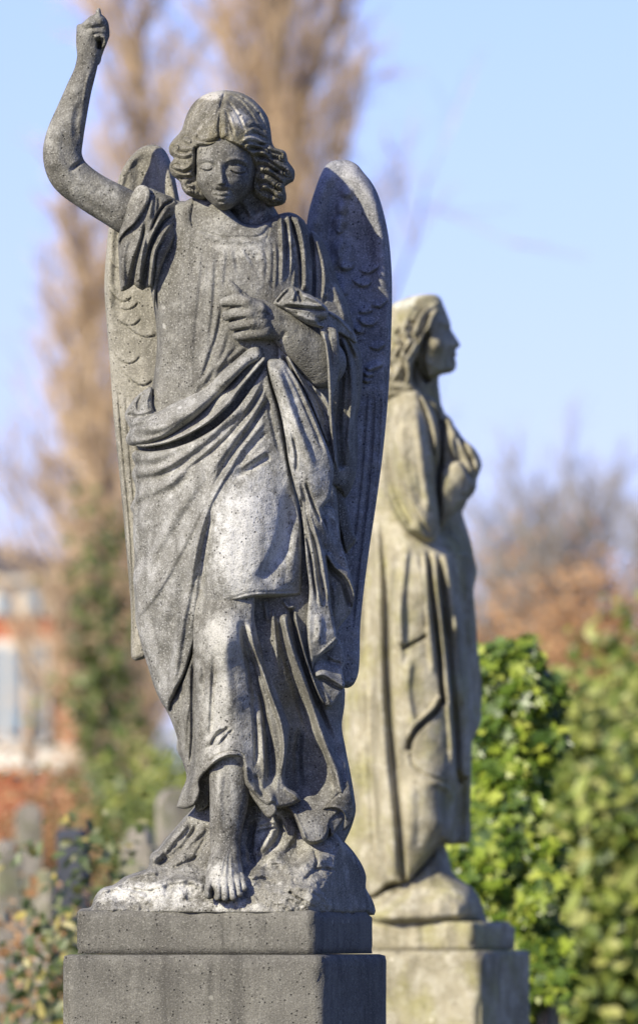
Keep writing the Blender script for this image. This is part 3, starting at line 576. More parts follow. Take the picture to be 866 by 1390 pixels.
    r.layer([(360, 494), (352, 508), (342, 524), (330, 540), (318, 556), (303, 571), (289, 583), (271, 593), (252, 602), (229, 609), (206, 612), (184, 611), (179, 618), (182, 626), (184, 631), (180, 638), (179, 645), (183, 656), (184.5, 666), (181.5, 678), (176.5, 688), (180.5, 695), (181, 730), (183, 760), (181, 785),
             (183, 810), (184, 835), (184, 841), (184, 841), (191, 871), (201, 905), (211, 936), (222, 958), (231, 968), (231, 968), (233, 955), (241, 940), (253, 917), (261.5, 892), (266.7, 876), (271, 860), (279, 843), (288, 833), (303, 826), (328, 819), (350, 814.5), (385, 813), (411.5, 811), (411.5, 811), (412, 731), (409, 693), (400, 660), (393, 628), (388, 598), (380, 558), (371, 525), (366, 500)],
            [(356, 505, 86), (345, 545, 92), (300, 600, 92), (240, 630, 70), (205, 630, 44), (183, 640, 2), (182, 700, -4), (183, 760, -8), (186, 840, -8), (205, 900, -4), (228, 958, 20), (245, 900, 46), (262, 870, 60), (215, 700, 46), (212, 800, 40), (225, 870, 34), (250, 700, 70), (250, 800, 58), (300, 700, 106), (300, 790, 106), (340, 700, 114), (340, 800, 114), (370, 740, 104), (380, 700, 92), (405, 700, 64), (385, 800, 88), (408, 805, 62), (385, 600, 80), (368, 540, 88), (285, 830, 86)], -40, w=6); r.hs = .66; r.ws = 1.5
    SS = r.S
    SS([(354, 523), (331, 555), (298, 583), (271, 606), (229, 624), (190, 626)], 12, 6, 9, .1, .15); SS([(346, 519), (326, 548), (303, 571), (278, 590), (240, 606), (200, 612)], -13, 3, 5, .05, .1)
    SS([(362, 516), (340, 560), (316, 590), (288, 616), (262, 636), (240, 650)], -12, 3, 5, .1, .2); SS([(362, 536), (342, 568), (324, 592), (306, 616), (288, 642), (274, 656)], 12, 8, 5, .1, .3); SS([(360, 522), (346, 542), (326, 572)], 6, 3, 3, .2, .3)
    SS([(366, 545), (352, 566), (334, 594), (316, 618), (300, 645), (287, 676)], -11, 3, 4, .1, .3); SS([(364, 570), (348, 590), (328, 615), (313, 640), (298, 664), (284, 692), (270, 735), (262, 780), (257, 810)], 8, 4, 3, .1, .2)
    SS([(366, 586), (350, 602), (334, 622), (320, 646)], -5, 3, 4, .2, .3)
    SS([(360, 530), (366, 560), (374, 596), (384, 630)], -6, 3, 3, .1, .3)
    SS([(182, 630), (200, 632), (220, 628), (246, 617), (270, 606)], -8, 5, 6, .05, .3); SS([(183, 641), (206, 641), (230, 633), (258, 620)], 7, 5, 6, .1, .3); SS([(184, 651), (210, 651), (236, 640), (262, 624), (282, 608)], -9, 5, 7, .05, .3)
    SS([(185, 662), (214, 664), (240, 652), (268, 630)], 6, 6, 7, .1, .3); SS([(180, 690), (196, 684), (214, 677), (240, 661), (270, 634)], -6, 6, 8, .05, .25); SS([(178, 684), (192, 672), (204, 668)], 6, 3, 5, .1, .4)
    r.hs = .34
    SS([(193, 714), (214, 694), (238, 668), (268, 636)], -5, 7, 9, .3, .2); SS([(272, 640), (262, 668), (240, 701), (217, 738), (193, 782), (186, 800)], 12, 6, 7, .2, .15); SS([(280, 650), (268, 682), (248, 712), (228, 745), (206, 785)], -4, 8, 10, .2, .2)
    SS([(279, 640), (281, 655), (283, 668)], -5, 3, 3, .2, .3); SS([(252, 640), (232, 666), (212, 694)], 5, 6, 5, .3, .3)
    SS([(292, 660), (281, 680), (259, 724), (240, 760), (226, 785), (206, 815), (185, 838)], 12, 5, 4, .15, .05); SS([(290, 680), (270, 718), (250, 754), (232, 790), (214, 820)], -2, 8, 8, .2, .25)
    r.hs = .6
    SS([(287, 692), (272, 735), (262, 780), (256, 810), (249, 842), (241, 896), (232, 955)], 13, 7, 5, .15, .05); SS([(292, 690), (280, 735), (275, 790), (271, 830), (266, 868)], -14, 5, 6, .15, .1)
    SS([(262, 860), (254, 900), (238, 938)], 6, 4, 3, .3, .1); SS([(250, 800), (236, 850), (226, 920)], -8, 10, 8, .3, .2); SS([(206, 836), (222, 850), (250, 840)], -4, 10, 12, .3, .3); SS([(190, 850), (205, 880), (220, 930)], 6, 10, 12, .2, .2)
    r.hs = .7
    SS([(368, 622), (350, 634), (330, 646), (314, 654)], -11, 4, 7, .1, .3); SS([(366, 612), (346, 626), (326, 642)], 5, 4, 4, .2, .3)
    SS([(386, 660), (392, 690), (384, 740), (366, 775), (350, 800)], -13, 10, 14, .3, .15); SS([(402, 700), (401, 750), (396, 800)], 8, 8, 6, .3, .1); SS([(308, 700), (300, 760), (304, 815)], 6, 16, 16, .3, .2)
    SS([(288, 826), (310, 817), (340, 808), (375, 806), (408, 804)], -2.4, 2, 2, .1, .1)
    P.add(ripple(r, 1.0, 8, 45))
    # thick lapel falling from the hand
    r = Relief(355, 460, 470, 960, 1.1)
    r.layer([(363, 500), (362, 494), (367, 491.5), (376, 491), (385, 493), (392, 502), (400, 514), (408, 527), (422, 556), (438, 594), (449, 622), (453, 640), (451, 662), (447, 681), (438, 692), (437, 705), (441, 714), (444, 722), (444.5, 731), (442, 742), (443, 758), (446, 785), (449.5, 822), (453, 840), (455.5, 854), (459, 870), (459, 870), (452, 880), (441, 887), (431, 894), (426, 901), (425, 912), (427, 920), (424, 912), (420, 895), (417, 868), (416.7, 840), (420, 800), (416, 765), (413, 725), (408, 690), (400, 661), (392, 628), (388, 598), (380, 558), (369, 523)],
            [(366, 498, 98), (384, 498, 96), (372, 520, 102), (395, 540, 98), (384, 570, 98), (410, 580, 96), (400, 620, 94), (440, 620, 84), (420, 660, 92), (450, 650, 70), (404, 670, 84), (425, 720, 84), (442, 730, 70), (420, 800, 76), (446, 810, 62), (420, 860, 74), (455, 868, 56), (430, 880, 70), (424, 910, 62), (415, 720, 80)], (0, 20), w=5)
    SS = r.S
    SS([(374, 500), (388, 540), (402, 580), (418, 620), (428, 650)], 10, 10, 9, .1, .3); SS([(384, 497), (398, 520), (416, 560), (432, 598), (444, 628)], -5, 4, 4, .1, .3)
    SS([(372, 528), (382, 562), (391, 600), (397, 632)], -7, 3, 4, .1, .2); SS([(396, 590), (402, 620), (402, 650)], -6, 3, 4, .3, .3)
    SS([(414, 655), (422, 680), (430, 700), (437, 715)], -10, 3, 4, .2, .2); SS([(408, 650), (416, 690), (428, 740), (436, 790), (443, 818)], -9, 5, 5, .2, .1); SS([(415, 680), (424, 715), (434, 745), (441, 785), (447, 820)], 9, 5, 3.4, .2, .1)
    SS([(408, 676), (413, 716), (419, 748), (424, 780), (430, 822)], -13, 2.4, 4, .1, .15); SS([(404, 672), (409, 712), (414, 750), (419, 790), (421, 820)], 7, 3, 2.4, .1, .2); SS([(426, 770), (430, 800), (437, 830)], 6, 4, 4, .2, .3)
    SS([(430, 830), (434, 850), (430, 880)], 5, 8, 8, .3, .3); SS([(458, 866), (441, 882), (428, 896)], 2.5, 2.4, 2.4, .05, .1); P.add(ripple(r, 1.0, 8, 47))
    # ridges between lapel and forearm
    r = Relief(375, 460, 470, 640, 1.1)
    r.layer([(376, 476), (384, 470), (394, 486), (408, 506), (424, 524), (440, 538), (448, 548), (452, 580), (456, 630), (448, 640), (430, 640), (414, 590), (396, 545), (382, 510)],
            [(384, 476, 72), (400, 505, 70), (440, 550, 58), (420, 590, 60), (448, 620, 46), (400, 560, 70)], (0, 40), w=4)
    SS = r.S
    SS([(388, 482), (402, 508), (420, 542), (436, 580), (448, 610)], 12, 4, 4, .1, .1); SS([(382, 484), (394, 506), (410, 540), (428, 580), (442, 614)], -16, 4, 4, .1, .1); SS([(398, 492), (414, 516), (432, 546), (447, 580)], -12, 4, 4, .1, .2); SS([(430, 530), (440, 550), (446, 566)], -9, 5, 4, .2, .3)
    P.add(ripple(r, .8, 7, 48))
    # outer cascade: ruffled edge and hanging sheets
    r = Relief(430, 680, 490, 880, 1.0)
    r.layer([(430, 690), (443, 688), (452, 690), (456, 705), (462, 736), (468, 755), (472, 768), (477, 786), (481, 803), (481, 815), (477, 828), (476, 831), (476, 831), (468, 842), (460, 852), (455, 860), (445, 860), (436, 800), (432, 730)],
            [(436, 700, 56), (450, 700, 40), (442, 740, 58), (458, 735, 44), (470, 765, 40), (480, 805, 26), (460, 800, 34), (450, 780, 40), (476, 828, 18), (452, 850, 26)], (0, 16), w=3.5)
    SS = r.S
    SS([(443, 700), (446, 724), (440, 748)], 10, 6, 4, .2, .2); SS([(443, 752), (454, 771), (469, 783), (478, 798), (481, 814), (478, 826)], 12, 2.6, (7, 9), .05, .05); SS([(441, 758), (452, 777), (464, 788), (470, 805), (476, 826)], -15, 6, 3, .1, .1)
    SS([(452, 790), (456, 812), (452, 840)], 6, 6, 6, .2, .2); SS([(448, 700), (456, 730), (466, 760)], -4, 5, 5, .2, .2); P.add(ripple(r, .8, 6, 49))
    r = Relief(422, 860, 475, 970, 1.0)
    r.layer([(458, 868), (464, 874), (468, 900), (464, 909), (467, 922), (468, 931), (466, 935), (461, 945), (455, 953), (449, 960), (443, 959), (436, 951), (429, 940), (424, 920), (426, 900), (432, 892)],
            [(458, 880, 22), (440, 890, 30), (450, 905, 34), (435, 915, 54), (462, 925, 36), (448, 930, 46), (449, 957, 40), (430, 930, 48), (440, 945, 46)], (0, 16), w=3.5)
    SS = r.S
    SS([(428, 919), (440, 917), (452, 924), (467, 933)], 10, 8, 2.4, .05, .05); SS([(430, 922), (442, 924), (454, 932), (466, 937)], -10, 2, 5, .1, .1); SS([(434, 930), (442, 944), (449, 956)], 3, 3, 4, .1, .1); SS([(440, 893), (452, 900), (463, 902)], -8, 5, 6, .1, .1); P.add(ripple(r, .8, 6, 50))
    P.build('mantle', M['stone_pale'], root, fr)

    # ------------------------------------------------ skirt
    P = Part([(310, 862, 34, 36, 1.1), (305, 960, 36, 60, .7), (320, 1020, 44, 24, .6), (255, 1000, 18, 70, -.2), (400, 1060, 30, 40, .1), (430, 950, 30, 90, -.1), (378, 930, 12, 60, -.25)])
    r = Relief(215, 780, 500, 1160, 1.25)     # rear layer with the deep hollow folds
    r.layer([(330, 790), (430, 790), (446, 850), (462, 900), (468, 950), (464, 985), (470, 1020), (474, 1050), (476, 1075), (467, 1100), (452, 1115), (449, 1128), (447, 1135), (442, 1142), (431, 1147), (420, 1147), (411, 1141), (407, 1130), (399, 1112), (390, 1100), (370, 1085), (345, 1040)],
            [(350, 850, 62), (400, 840, 66), (425, 870, 56), (440, 930, 40), (370, 950, 50), (400, 950, 24), (420, 960, 22), (440, 1000, 26), (415, 1020, 16), (400, 1060, 22), (435, 1050, 22), (462, 1050, 34), (425, 1118, 74), (438, 1135, 76), (402, 1115, 74), (450, 1090, 48), (420, 1085, 48), (466, 990, 0), (460, 910, 0)], -50, w=6)
    SS = r.S
    SS([(386, 832), (388, 850), (397, 885), (408, 915), (420, 948), (432, 985), (445, 1020), (456, 1050), (462, 1075)], 27, 8, (6, 12), .05, 0); SS([(380, 838), (385, 880), (396, 920), (408, 960), (424, 1010)], -9, 7, 6, .1, .3)
    SS([(399, 830), (408, 870), (418, 905), (432, 940), (446, 965)], 20, 4, 4, .1, .1); SS([(394, 826), (404, 868), (414, 905), (428, 945), (444, 985), (458, 1020)], -15, 4, 5, .05, .3)
    SS([(370, 822), (372, 850), (376, 890), (378, 920)], 10, 4, 5, .2, .4); SS([(360, 818), (362, 835), (366, 850)], 8, 4, 4, .2, .4); SS([(384, 815), (392, 826), (402, 824)], 9, 5, 4, .2, .2)
    SS([(388, 1095), (398, 1108), (406, 1128), (414, 1142)], 10, 6, 7, .1, .1); SS([(408, 985), (404, 1030), (410, 1080)], -8, 8, 8, .2, .3)
    SS([(410, 1136), (424, 1143), (442, 1139)], 4, 4, 3, .2, .2)
    P.add(ripple(r, 1.0, 8, 51))
    r = Relief(215, 780, 420, 1110, 1.15)     # front panel over the knee
    r.layer([(262, 800), (262, 850), (262, 890), (248, 925), (232, 948), (216, 945), (221, 955), (230, 972), (237, 990), (241, 1003), (239.5, 1014), (242, 1022), (246, 1029), (250, 1040), (253.5, 1056), (246, 1076), (240, 1095.5), (240, 1095.5), (247, 1098), (255, 1098), (263, 1095), (268, 1088), (272, 1075), (271.5, 1062), (279, 1050), (287.6, 1042), (298, 1034), (313, 1028.5), (325.7, 1029.5), (331, 1037), (332, 1052), (334, 1066), (348, 1082), (360, 1093), (371, 1097), (385, 1096.5), (396, 1094), (409, 1087.5), (409, 1087.5), (404, 1078), (390, 1069), (387, 1060), (389, 1035), (393, 1000), (393, 985), (388, 972), (377, 938), (364, 905), (352, 870), (346, 840), (344, 795)],
            [(268, 840, 72), (300, 830, 106), (310, 870, 122), (340, 850, 96), (350, 900, 74), (275, 900, 84), (262, 950, 50), (240, 970, 20), (222, 955, -6), (242, 1010, 4), (255, 1050, 24), (246, 1090, 30), (265, 1090, 62), (285, 950, 88), (315, 950, 110), (345, 960, 82), (375, 940, 66), (390, 985, 74), (285, 1030, 92), (315, 1020, 110), (345, 1030, 92), (380, 1030, 78), (340, 1070, 96), (370, 1090, 92), (405, 1087, 78), (275, 1060, 80), (330, 1035, 106)], (0, 26), w=5)
    SS = r.S
    SS([(338, 846), (346, 880), (358, 915), (370, 950), (382, 985), (386, 1020), (380, 1060)], 16, (4, 6), (4, 7), .1, .1); SS([(328, 842), (334, 880), (346, 925), (358, 970), (367, 1020), (368, 1060), (362, 1085)], -19, (8, 11), (7, 10), .1, .1)
    SS([(344, 915), (352, 950), (357, 990), (358, 1030), (362, 1060)], 10, 5, 4, .3, .2); SS([(336, 905), (344, 950), (348, 1000), (348, 1050)], -9, 5, 5, .3, .2)
    SS([(288, 855), (284, 910), (281, 970), (276, 1030), (262, 1080)], 5, 7, 7, .2, .1); SS([(264, 880), (262, 940), (262, 1000), (258, 1050)], -11, 4, 3, .05, .15); SS([(255, 950), (252, 990), (250, 1030)], 7, 7, 5, .2, .2)
    SS([(270, 890), (272, 950), (270, 1010), (262, 1060), (252, 1092)], 8, 5, 7, .1, .1); SS([(295, 1030), (285, 1044), (276, 1062), (268, 1086)], 5, 4, 4, .1, .1); SS([(293, 900), (290, 960), (288, 1010)], -5, 6, 7, .2, .2)
    SS([(287, 1018), (292, 1004), (304, 994), (314, 988)], -7, 3.5, 3.5, .2, .2); SS([(300, 1010), (310, 998), (318, 992)], -6, 3, 3, .2, .2); SS([(284, 1014), (290, 998), (302, 988)], 5, 4, 3, .2, .2); SS([(294, 1014), (304, 1002), (314, 995)], 4, 3, 2.6, .2, .2)
    SS([(282, 1038), (296, 1026), (312, 1021), (327, 1023), (334, 1034)], -2.6, 1.8, 2, .1, .1); SS([(284, 1043), (298, 1031), (313, 1025.5), (326, 1027)], 4, 4, 3, .1, .1); SS([(334, 1040), (337, 1060), (350, 1080)], 4, 3, 6, .1, .2)
    SS([(372, 1050), (366, 1070), (370, 1092)], 8, 8, 8, .2, .1); SS([(346, 1050), (352, 1068), (360, 1086)], -6, 5, 5, .2, .2); SS([(386, 1070), (398, 1078), (407, 1086)], 5, 4, 5, .1, .1); SS([(310, 860), (306, 900), (312, 950)], 5, 14, 12, .3, .3)
    P.add(ripple(r, 1.0, 8, 53))
    # lining seen under the front arch, hollow at the left
    r = Relief(265, 1020, 400, 1125, 1.0)
    r.layer([(270, 1060), (282, 1044), (298, 1032), (326, 1026), (336, 1036), (336, 1060), (350, 1076), (372, 1092), (376, 1100), (372, 1108), (364, 1111), (352, 1096), (336, 1076), (318, 1062), (302, 1048), (292, 1054), (286, 1066), (285, 1090), (272, 1102), (262, 1096), (264, 1080)],
            [(275, 1070, 30), (300, 1040, 78), (330, 1045, 90), (350, 1085, 84), (368, 1108, 84), (280, 1100, 24), (290, 1050, 58)], (0, 12), w=3)
    SS = r.S
    SS([(302, 1046), (318, 1059), (334, 1074)], 4, 4, 2.4, .1, .1); P.add(ripple(r, .6, 6, 54))
    # right flap and ruffle
    r = Relief(430, 1030, 490, 1150, 1.0)
    r.layer([(446, 1040), (462, 1034), (471, 1045), (473.5, 1062), (478, 1082), (482, 1098), (481, 1108), (477, 1119), (470, 1126), (465, 1128), (467, 1118), (467.5, 1108), (462, 1102), (452, 1098), (444, 1098), (437, 1100), (444, 1090), (452, 1080), (453, 1064)],
            [(455, 1045, 40), (468, 1050, 34), (470, 1080, 64), (450, 1090, 66), (440, 1098, 62), (479, 1100, 50), (475, 1120, 42), (460, 1066, 56)], (0, 9), w=3)
    SS = r.S
    SS([(473, 1066), (460, 1078), (450, 1087), (440, 1098)], -3, 2, 2.5, .05, .1); SS([(446, 1096), (456, 1096), (466, 1102), (470, 1114)], 4, 3, 2, .1, .1); P.add(ripple(r, .8, 6, 55))
    r = Relief(428, 1090, 480, 1150, .9)
    r.layer([(434, 1104), (440, 1098), (452, 1098), (462, 1102), (468, 1108), (462, 1120), (452, 1134), (449, 1136), (447, 1128), (441, 1120), (434, 1114)],
            [(436, 1108, 52), (450, 1103, 52), (464, 1108, 44), (452, 1125, 58), (445, 1112, 60)], (0, 30), w=3); P.add(ripple(r, .8, 6, 56))
    r = Relief(455, 900, 492, 1150, 1.2)      # shadowed back edge of the dress
    r.layer([(440, 920), (466, 930), (467, 960), (464, 985), (470, 1020), (476, 1050), (481, 1080), (483, 1100), (478, 1120), (470, 1138), (462, 1150), (440, 1150), (440, 1100)],
            [(450, 930, 0), (465, 960, -20), (462, 1020, -12), (480, 1090, -20), (460, 1130, 0), (445, 1100, 0)], -60, w=5); P.add(ripple(r, .8, 6, 57))
    P.build('skirt', M['stone'], root, fr)

    # ------------------------------------------------ rocks under the feet
    P = Part([(175, 1212, 46, 14, 1.0), (240, 1206, 36, 12, .8), (370, 1130, 26, 40, .7), (440, 1165, 30, 20, .2), (300, 1228, 60, 10, .5), (250, 1150, 30, 40, -.15)])
    r = Relief(98, 1050, 515, 1245, 1.2)
    pf = plinth_front(r.X)
    r.layer([(104, 1242), (108, 1234), (123, 1231), (126, 1222), (132, 1211), (141, 1204), (152, 1201.5), (158, 1198), (168, 1190), (184, 1184), (199, 1179), (202, 1173), (202, 1164), (206, 1157), (214, 1151), (222, 1140), (234, 1127), (245, 1114), (262, 1095), (280, 1068), (320, 1056), (370, 1062), (400, 1085), (440, 1116), (456, 1128), (466, 1140), (478, 1153), (488, 1167), (494, 1178), (497.5, 1190), (497, 1205), (503, 1216), (508.5, 1228), (508.5, 1242)],
            [(120, 1236, 62), (140, 1208, 40), (180, 1195, 44), (220, 1160, 16), (260, 1110, 10), (230, 1200, 84), (290, 1200, 100), (200, 1232, 100), (300, 1228, 128), (300, 1100, 20), (350, 1080, 34), (380, 1120, 34), (400, 1140, 40), (400, 1160, 56), (425, 1140, 44), (450, 1142, 44), (350, 1170, 70), (340, 1210, 116), (400, 1232, 154), (420, 1180, 100), (460, 1160, 50), (480, 1180, 30), (430, 1215, 130), (450, 1236, 82), (480, 1220, 0), (500, 1236, -90), (380, 1200, 120)], -150, w=7, q=.6)
    SS = r.S
    SS([(205, 1172), (225, 1152), (246, 1128), (258, 1112)], 12, 12, 8, .1, .2); SS([(214, 1176), (240, 1158), (256, 1140), (270, 1116)], -10, 5, 6, .1, .2); SS([(204, 1170), (202, 1160), (210, 1154)], 8, 5, 6, .2, .2)
    SS([(136, 1210), (150, 1204), (172, 1206), (190, 1214), (204, 1222)], 9, 6, 6, .1, .2); SS([(160, 1203), (186, 1208), (206, 1210), (222, 1204)], -8, 3, 4, .1, .2); SS([(170, 1194), (192, 1186), (214, 1184), (232, 1176)], 8, 7, 5, .1, .2)
    SS([(210, 1206), (228, 1196), (250, 1194), (272, 1200), (282, 1210)], 10, 7, 8, .15, .2); SS([(230, 1182), (252, 1172), (276, 1160)], -8, 4, 5, .2, .2); SS([(200, 1222), (228, 1218), (256, 1222), (276, 1218)], -5, 4, 4, .2, .2)
    SS([(240, 1150), (262, 1140), (282, 1120)], 8, 8, 6, .2, .2); SS([(262, 1172), (272, 1150), (282, 1134)], -5, 4, 4, .2, .2)
    # pale smooth folds of cloth behind the heel
    SS([(362, 1100), (372, 1118), (364, 1142), (350, 1164)], 12, 9, 9, .2, .2); SS([(392, 1108), (398, 1130), (386, 1150), (368, 1168)], 9, 9, 8, .2, .2); SS([(376, 1105), (382, 1128), (370, 1155)], -10, 6, 5, .2, .3); SS([(345, 1110), (340, 1150), (346, 1180)], -14, 7, 6, .2, .2); SS([(352, 1122), (366, 1116), (378, 1118)], 7, 4, 3, .2, .2); SS([(348, 1130), (362, 1126), (378, 1123)], -9, 2.5, 3, .2, .2)
    # boulders at the right
    for (x, y, a, b, h, g) in [(405, 1176, 17, 14, 10, 0), (388, 1190, 22, 10, 8, 15), (440, 1166, 22, 10, 12, 0), (470, 1168, 14, 16, 8, 20), (455, 1190, 18, 14, 8, 0), (408, 1213, 24, 9, 9, 20), (425, 1222, 16, 8, 6, 10), (362, 1215, 22, 10, 6, 0), (350, 1188, 12, 10, 8, 0)]:
        r.bump(x, y, a, b, h, g, 3)
    SS([(424, 1150), (430, 1166), (424, 1184), (410, 1196)], -9, 3, 4, .2, .2); SS([(424, 1182), (444, 1180), (460, 1186), (470, 1200)], -10, 4, 4, .1, .2); SS([(392, 1210), (404, 1219), (420, 1226)], -12, 4, 3, .1, .3); SS([(400, 1204), (424, 1208), (446, 1222), (456, 1232)], 9, 5, 5, .1, .2)
    SS([(478, 1168), (487, 1178), (489, 1190), (483, 1197)], 12, 4, 3, .1, .1); SS([(474, 1174), (480, 1184), (479, 1196)], -12, 4, 4, .1, .1); SS([(340, 1198), (356, 1192), (372, 1200)], -8, 4, 4, .2, .2)
    n = fbm(r.X, r.Y, 22, 5, 61); n2 = np.abs(fbm(r.X, r.Y, 30, 4, 63))
    low = np.clip((r.Y-1125)/45, 0.15, 1)*np.clip(1-((r.X-372)/36)**4*0-0, 0, 1)
    r.F = r.F+n*16*low-n2*14*low+fbm(r.X, r.Y, 5, 3, 64)*2.2*low
    k = np.clip((r.Y-1218)/16, 0, 1)
    r.F = np.minimum(r.F, pf-1.5-(1-k)*6+fbm(r.X, r.Y, 9, 3, 65)*3*(1-k))
    P.add(r); P.build('rock', M['stone_rough'], root, fr)

def box_pts(w, d, h, bev=0.006, rough=0.0022):
    """a stone block: gridded faces, slightly uneven, edges rounded and chipped"""
    bm = bmesh.new(); q = .012
    cuts = lambda L: max(2, int(L/q))
    def face(o, u, v, nu, nv):
        g = [[bm.verts.new(o+u*(i/nu)+v*(j/nv)) for j in range(nv+1)] for i in range(nu+1)]
        for i in range(nu):
            for j in range(nv): bm.faces.new((g[i][j], g[i+1][j], g[i+1][j+1], g[i][j+1]))
    X, Y, Z = Vector((w, 0, 0)), Vector((0, d, 0)), Vector((0, 0, h)); o = Vector((-w/2, -d/2, 0)); a, b, c = min(60, cuts(w)), min(60, cuts(d)), min(60, cuts(h))
    face(o, X, Z, a, c); face(o+X, Y, Z, b, c); face(o+X+Y, -X, Z, a, c); face(o+Y, -Y, Z, b, c); face(o+Z, X, Y, a, b); face(o+Y, X, -Y, a, b)
    bmesh.ops.remove_doubles(bm, verts=bm.verts, dist=1e-5)
    sd = w*7.3+h*3.1
    for v in bm.verts:
        x, y, z = v.co; e = sorted((w/2-abs(x), d/2-abs(y), min(z, h-z)))
        n = mnoise.noise(Vector((x*9+sd, y*9, z*9)))+.6*mnoise.noise(Vector((x*38, y*38+sd, z*38)))
        k = max(0, 1-e[1]/.014); chip = max(0, mnoise.noise(Vector((x*22+sd, y*22, z*22)))-.12)
        inw = Vector((-x/(w/2) if w/2-abs(x) < .02 else 0, -y/(d/2) if d/2-abs(y) < .02 else 0, 0)); inw += Vector((0, 0, (-1 if h-z < .02 else (1 if z < .02 else 0))*.7))
        if z > .001: v.co += inw*(k*k*(.004+.022*chip)) 
        else: v.co += Vector((inw.x, inw.y, 0))*(k*k*.003)
        if e[0] < 1e-4 and z > .001 and z < h-.001: v.co += Vector((x, y, 0)).normalized()*n*rough*.6
    return bm
def bm_obj(name, bm, mat, parent=None, loc=(0, 0, 0), rz=0, smooth=False):
    me = bpy.data.meshes.new(name); bm.to_mesh(me); bm.free()
    me.materials.append(mat); o = bpy.data.objects.new(name, me); col.objects.link(o)
    o.location = loc; o.rotation_euler = (0, 0, rz)
    if smooth: me.polygons.foreach_set('use_smooth', [True]*len(me.polygons))
    if parent: o.parent = parent
    return o
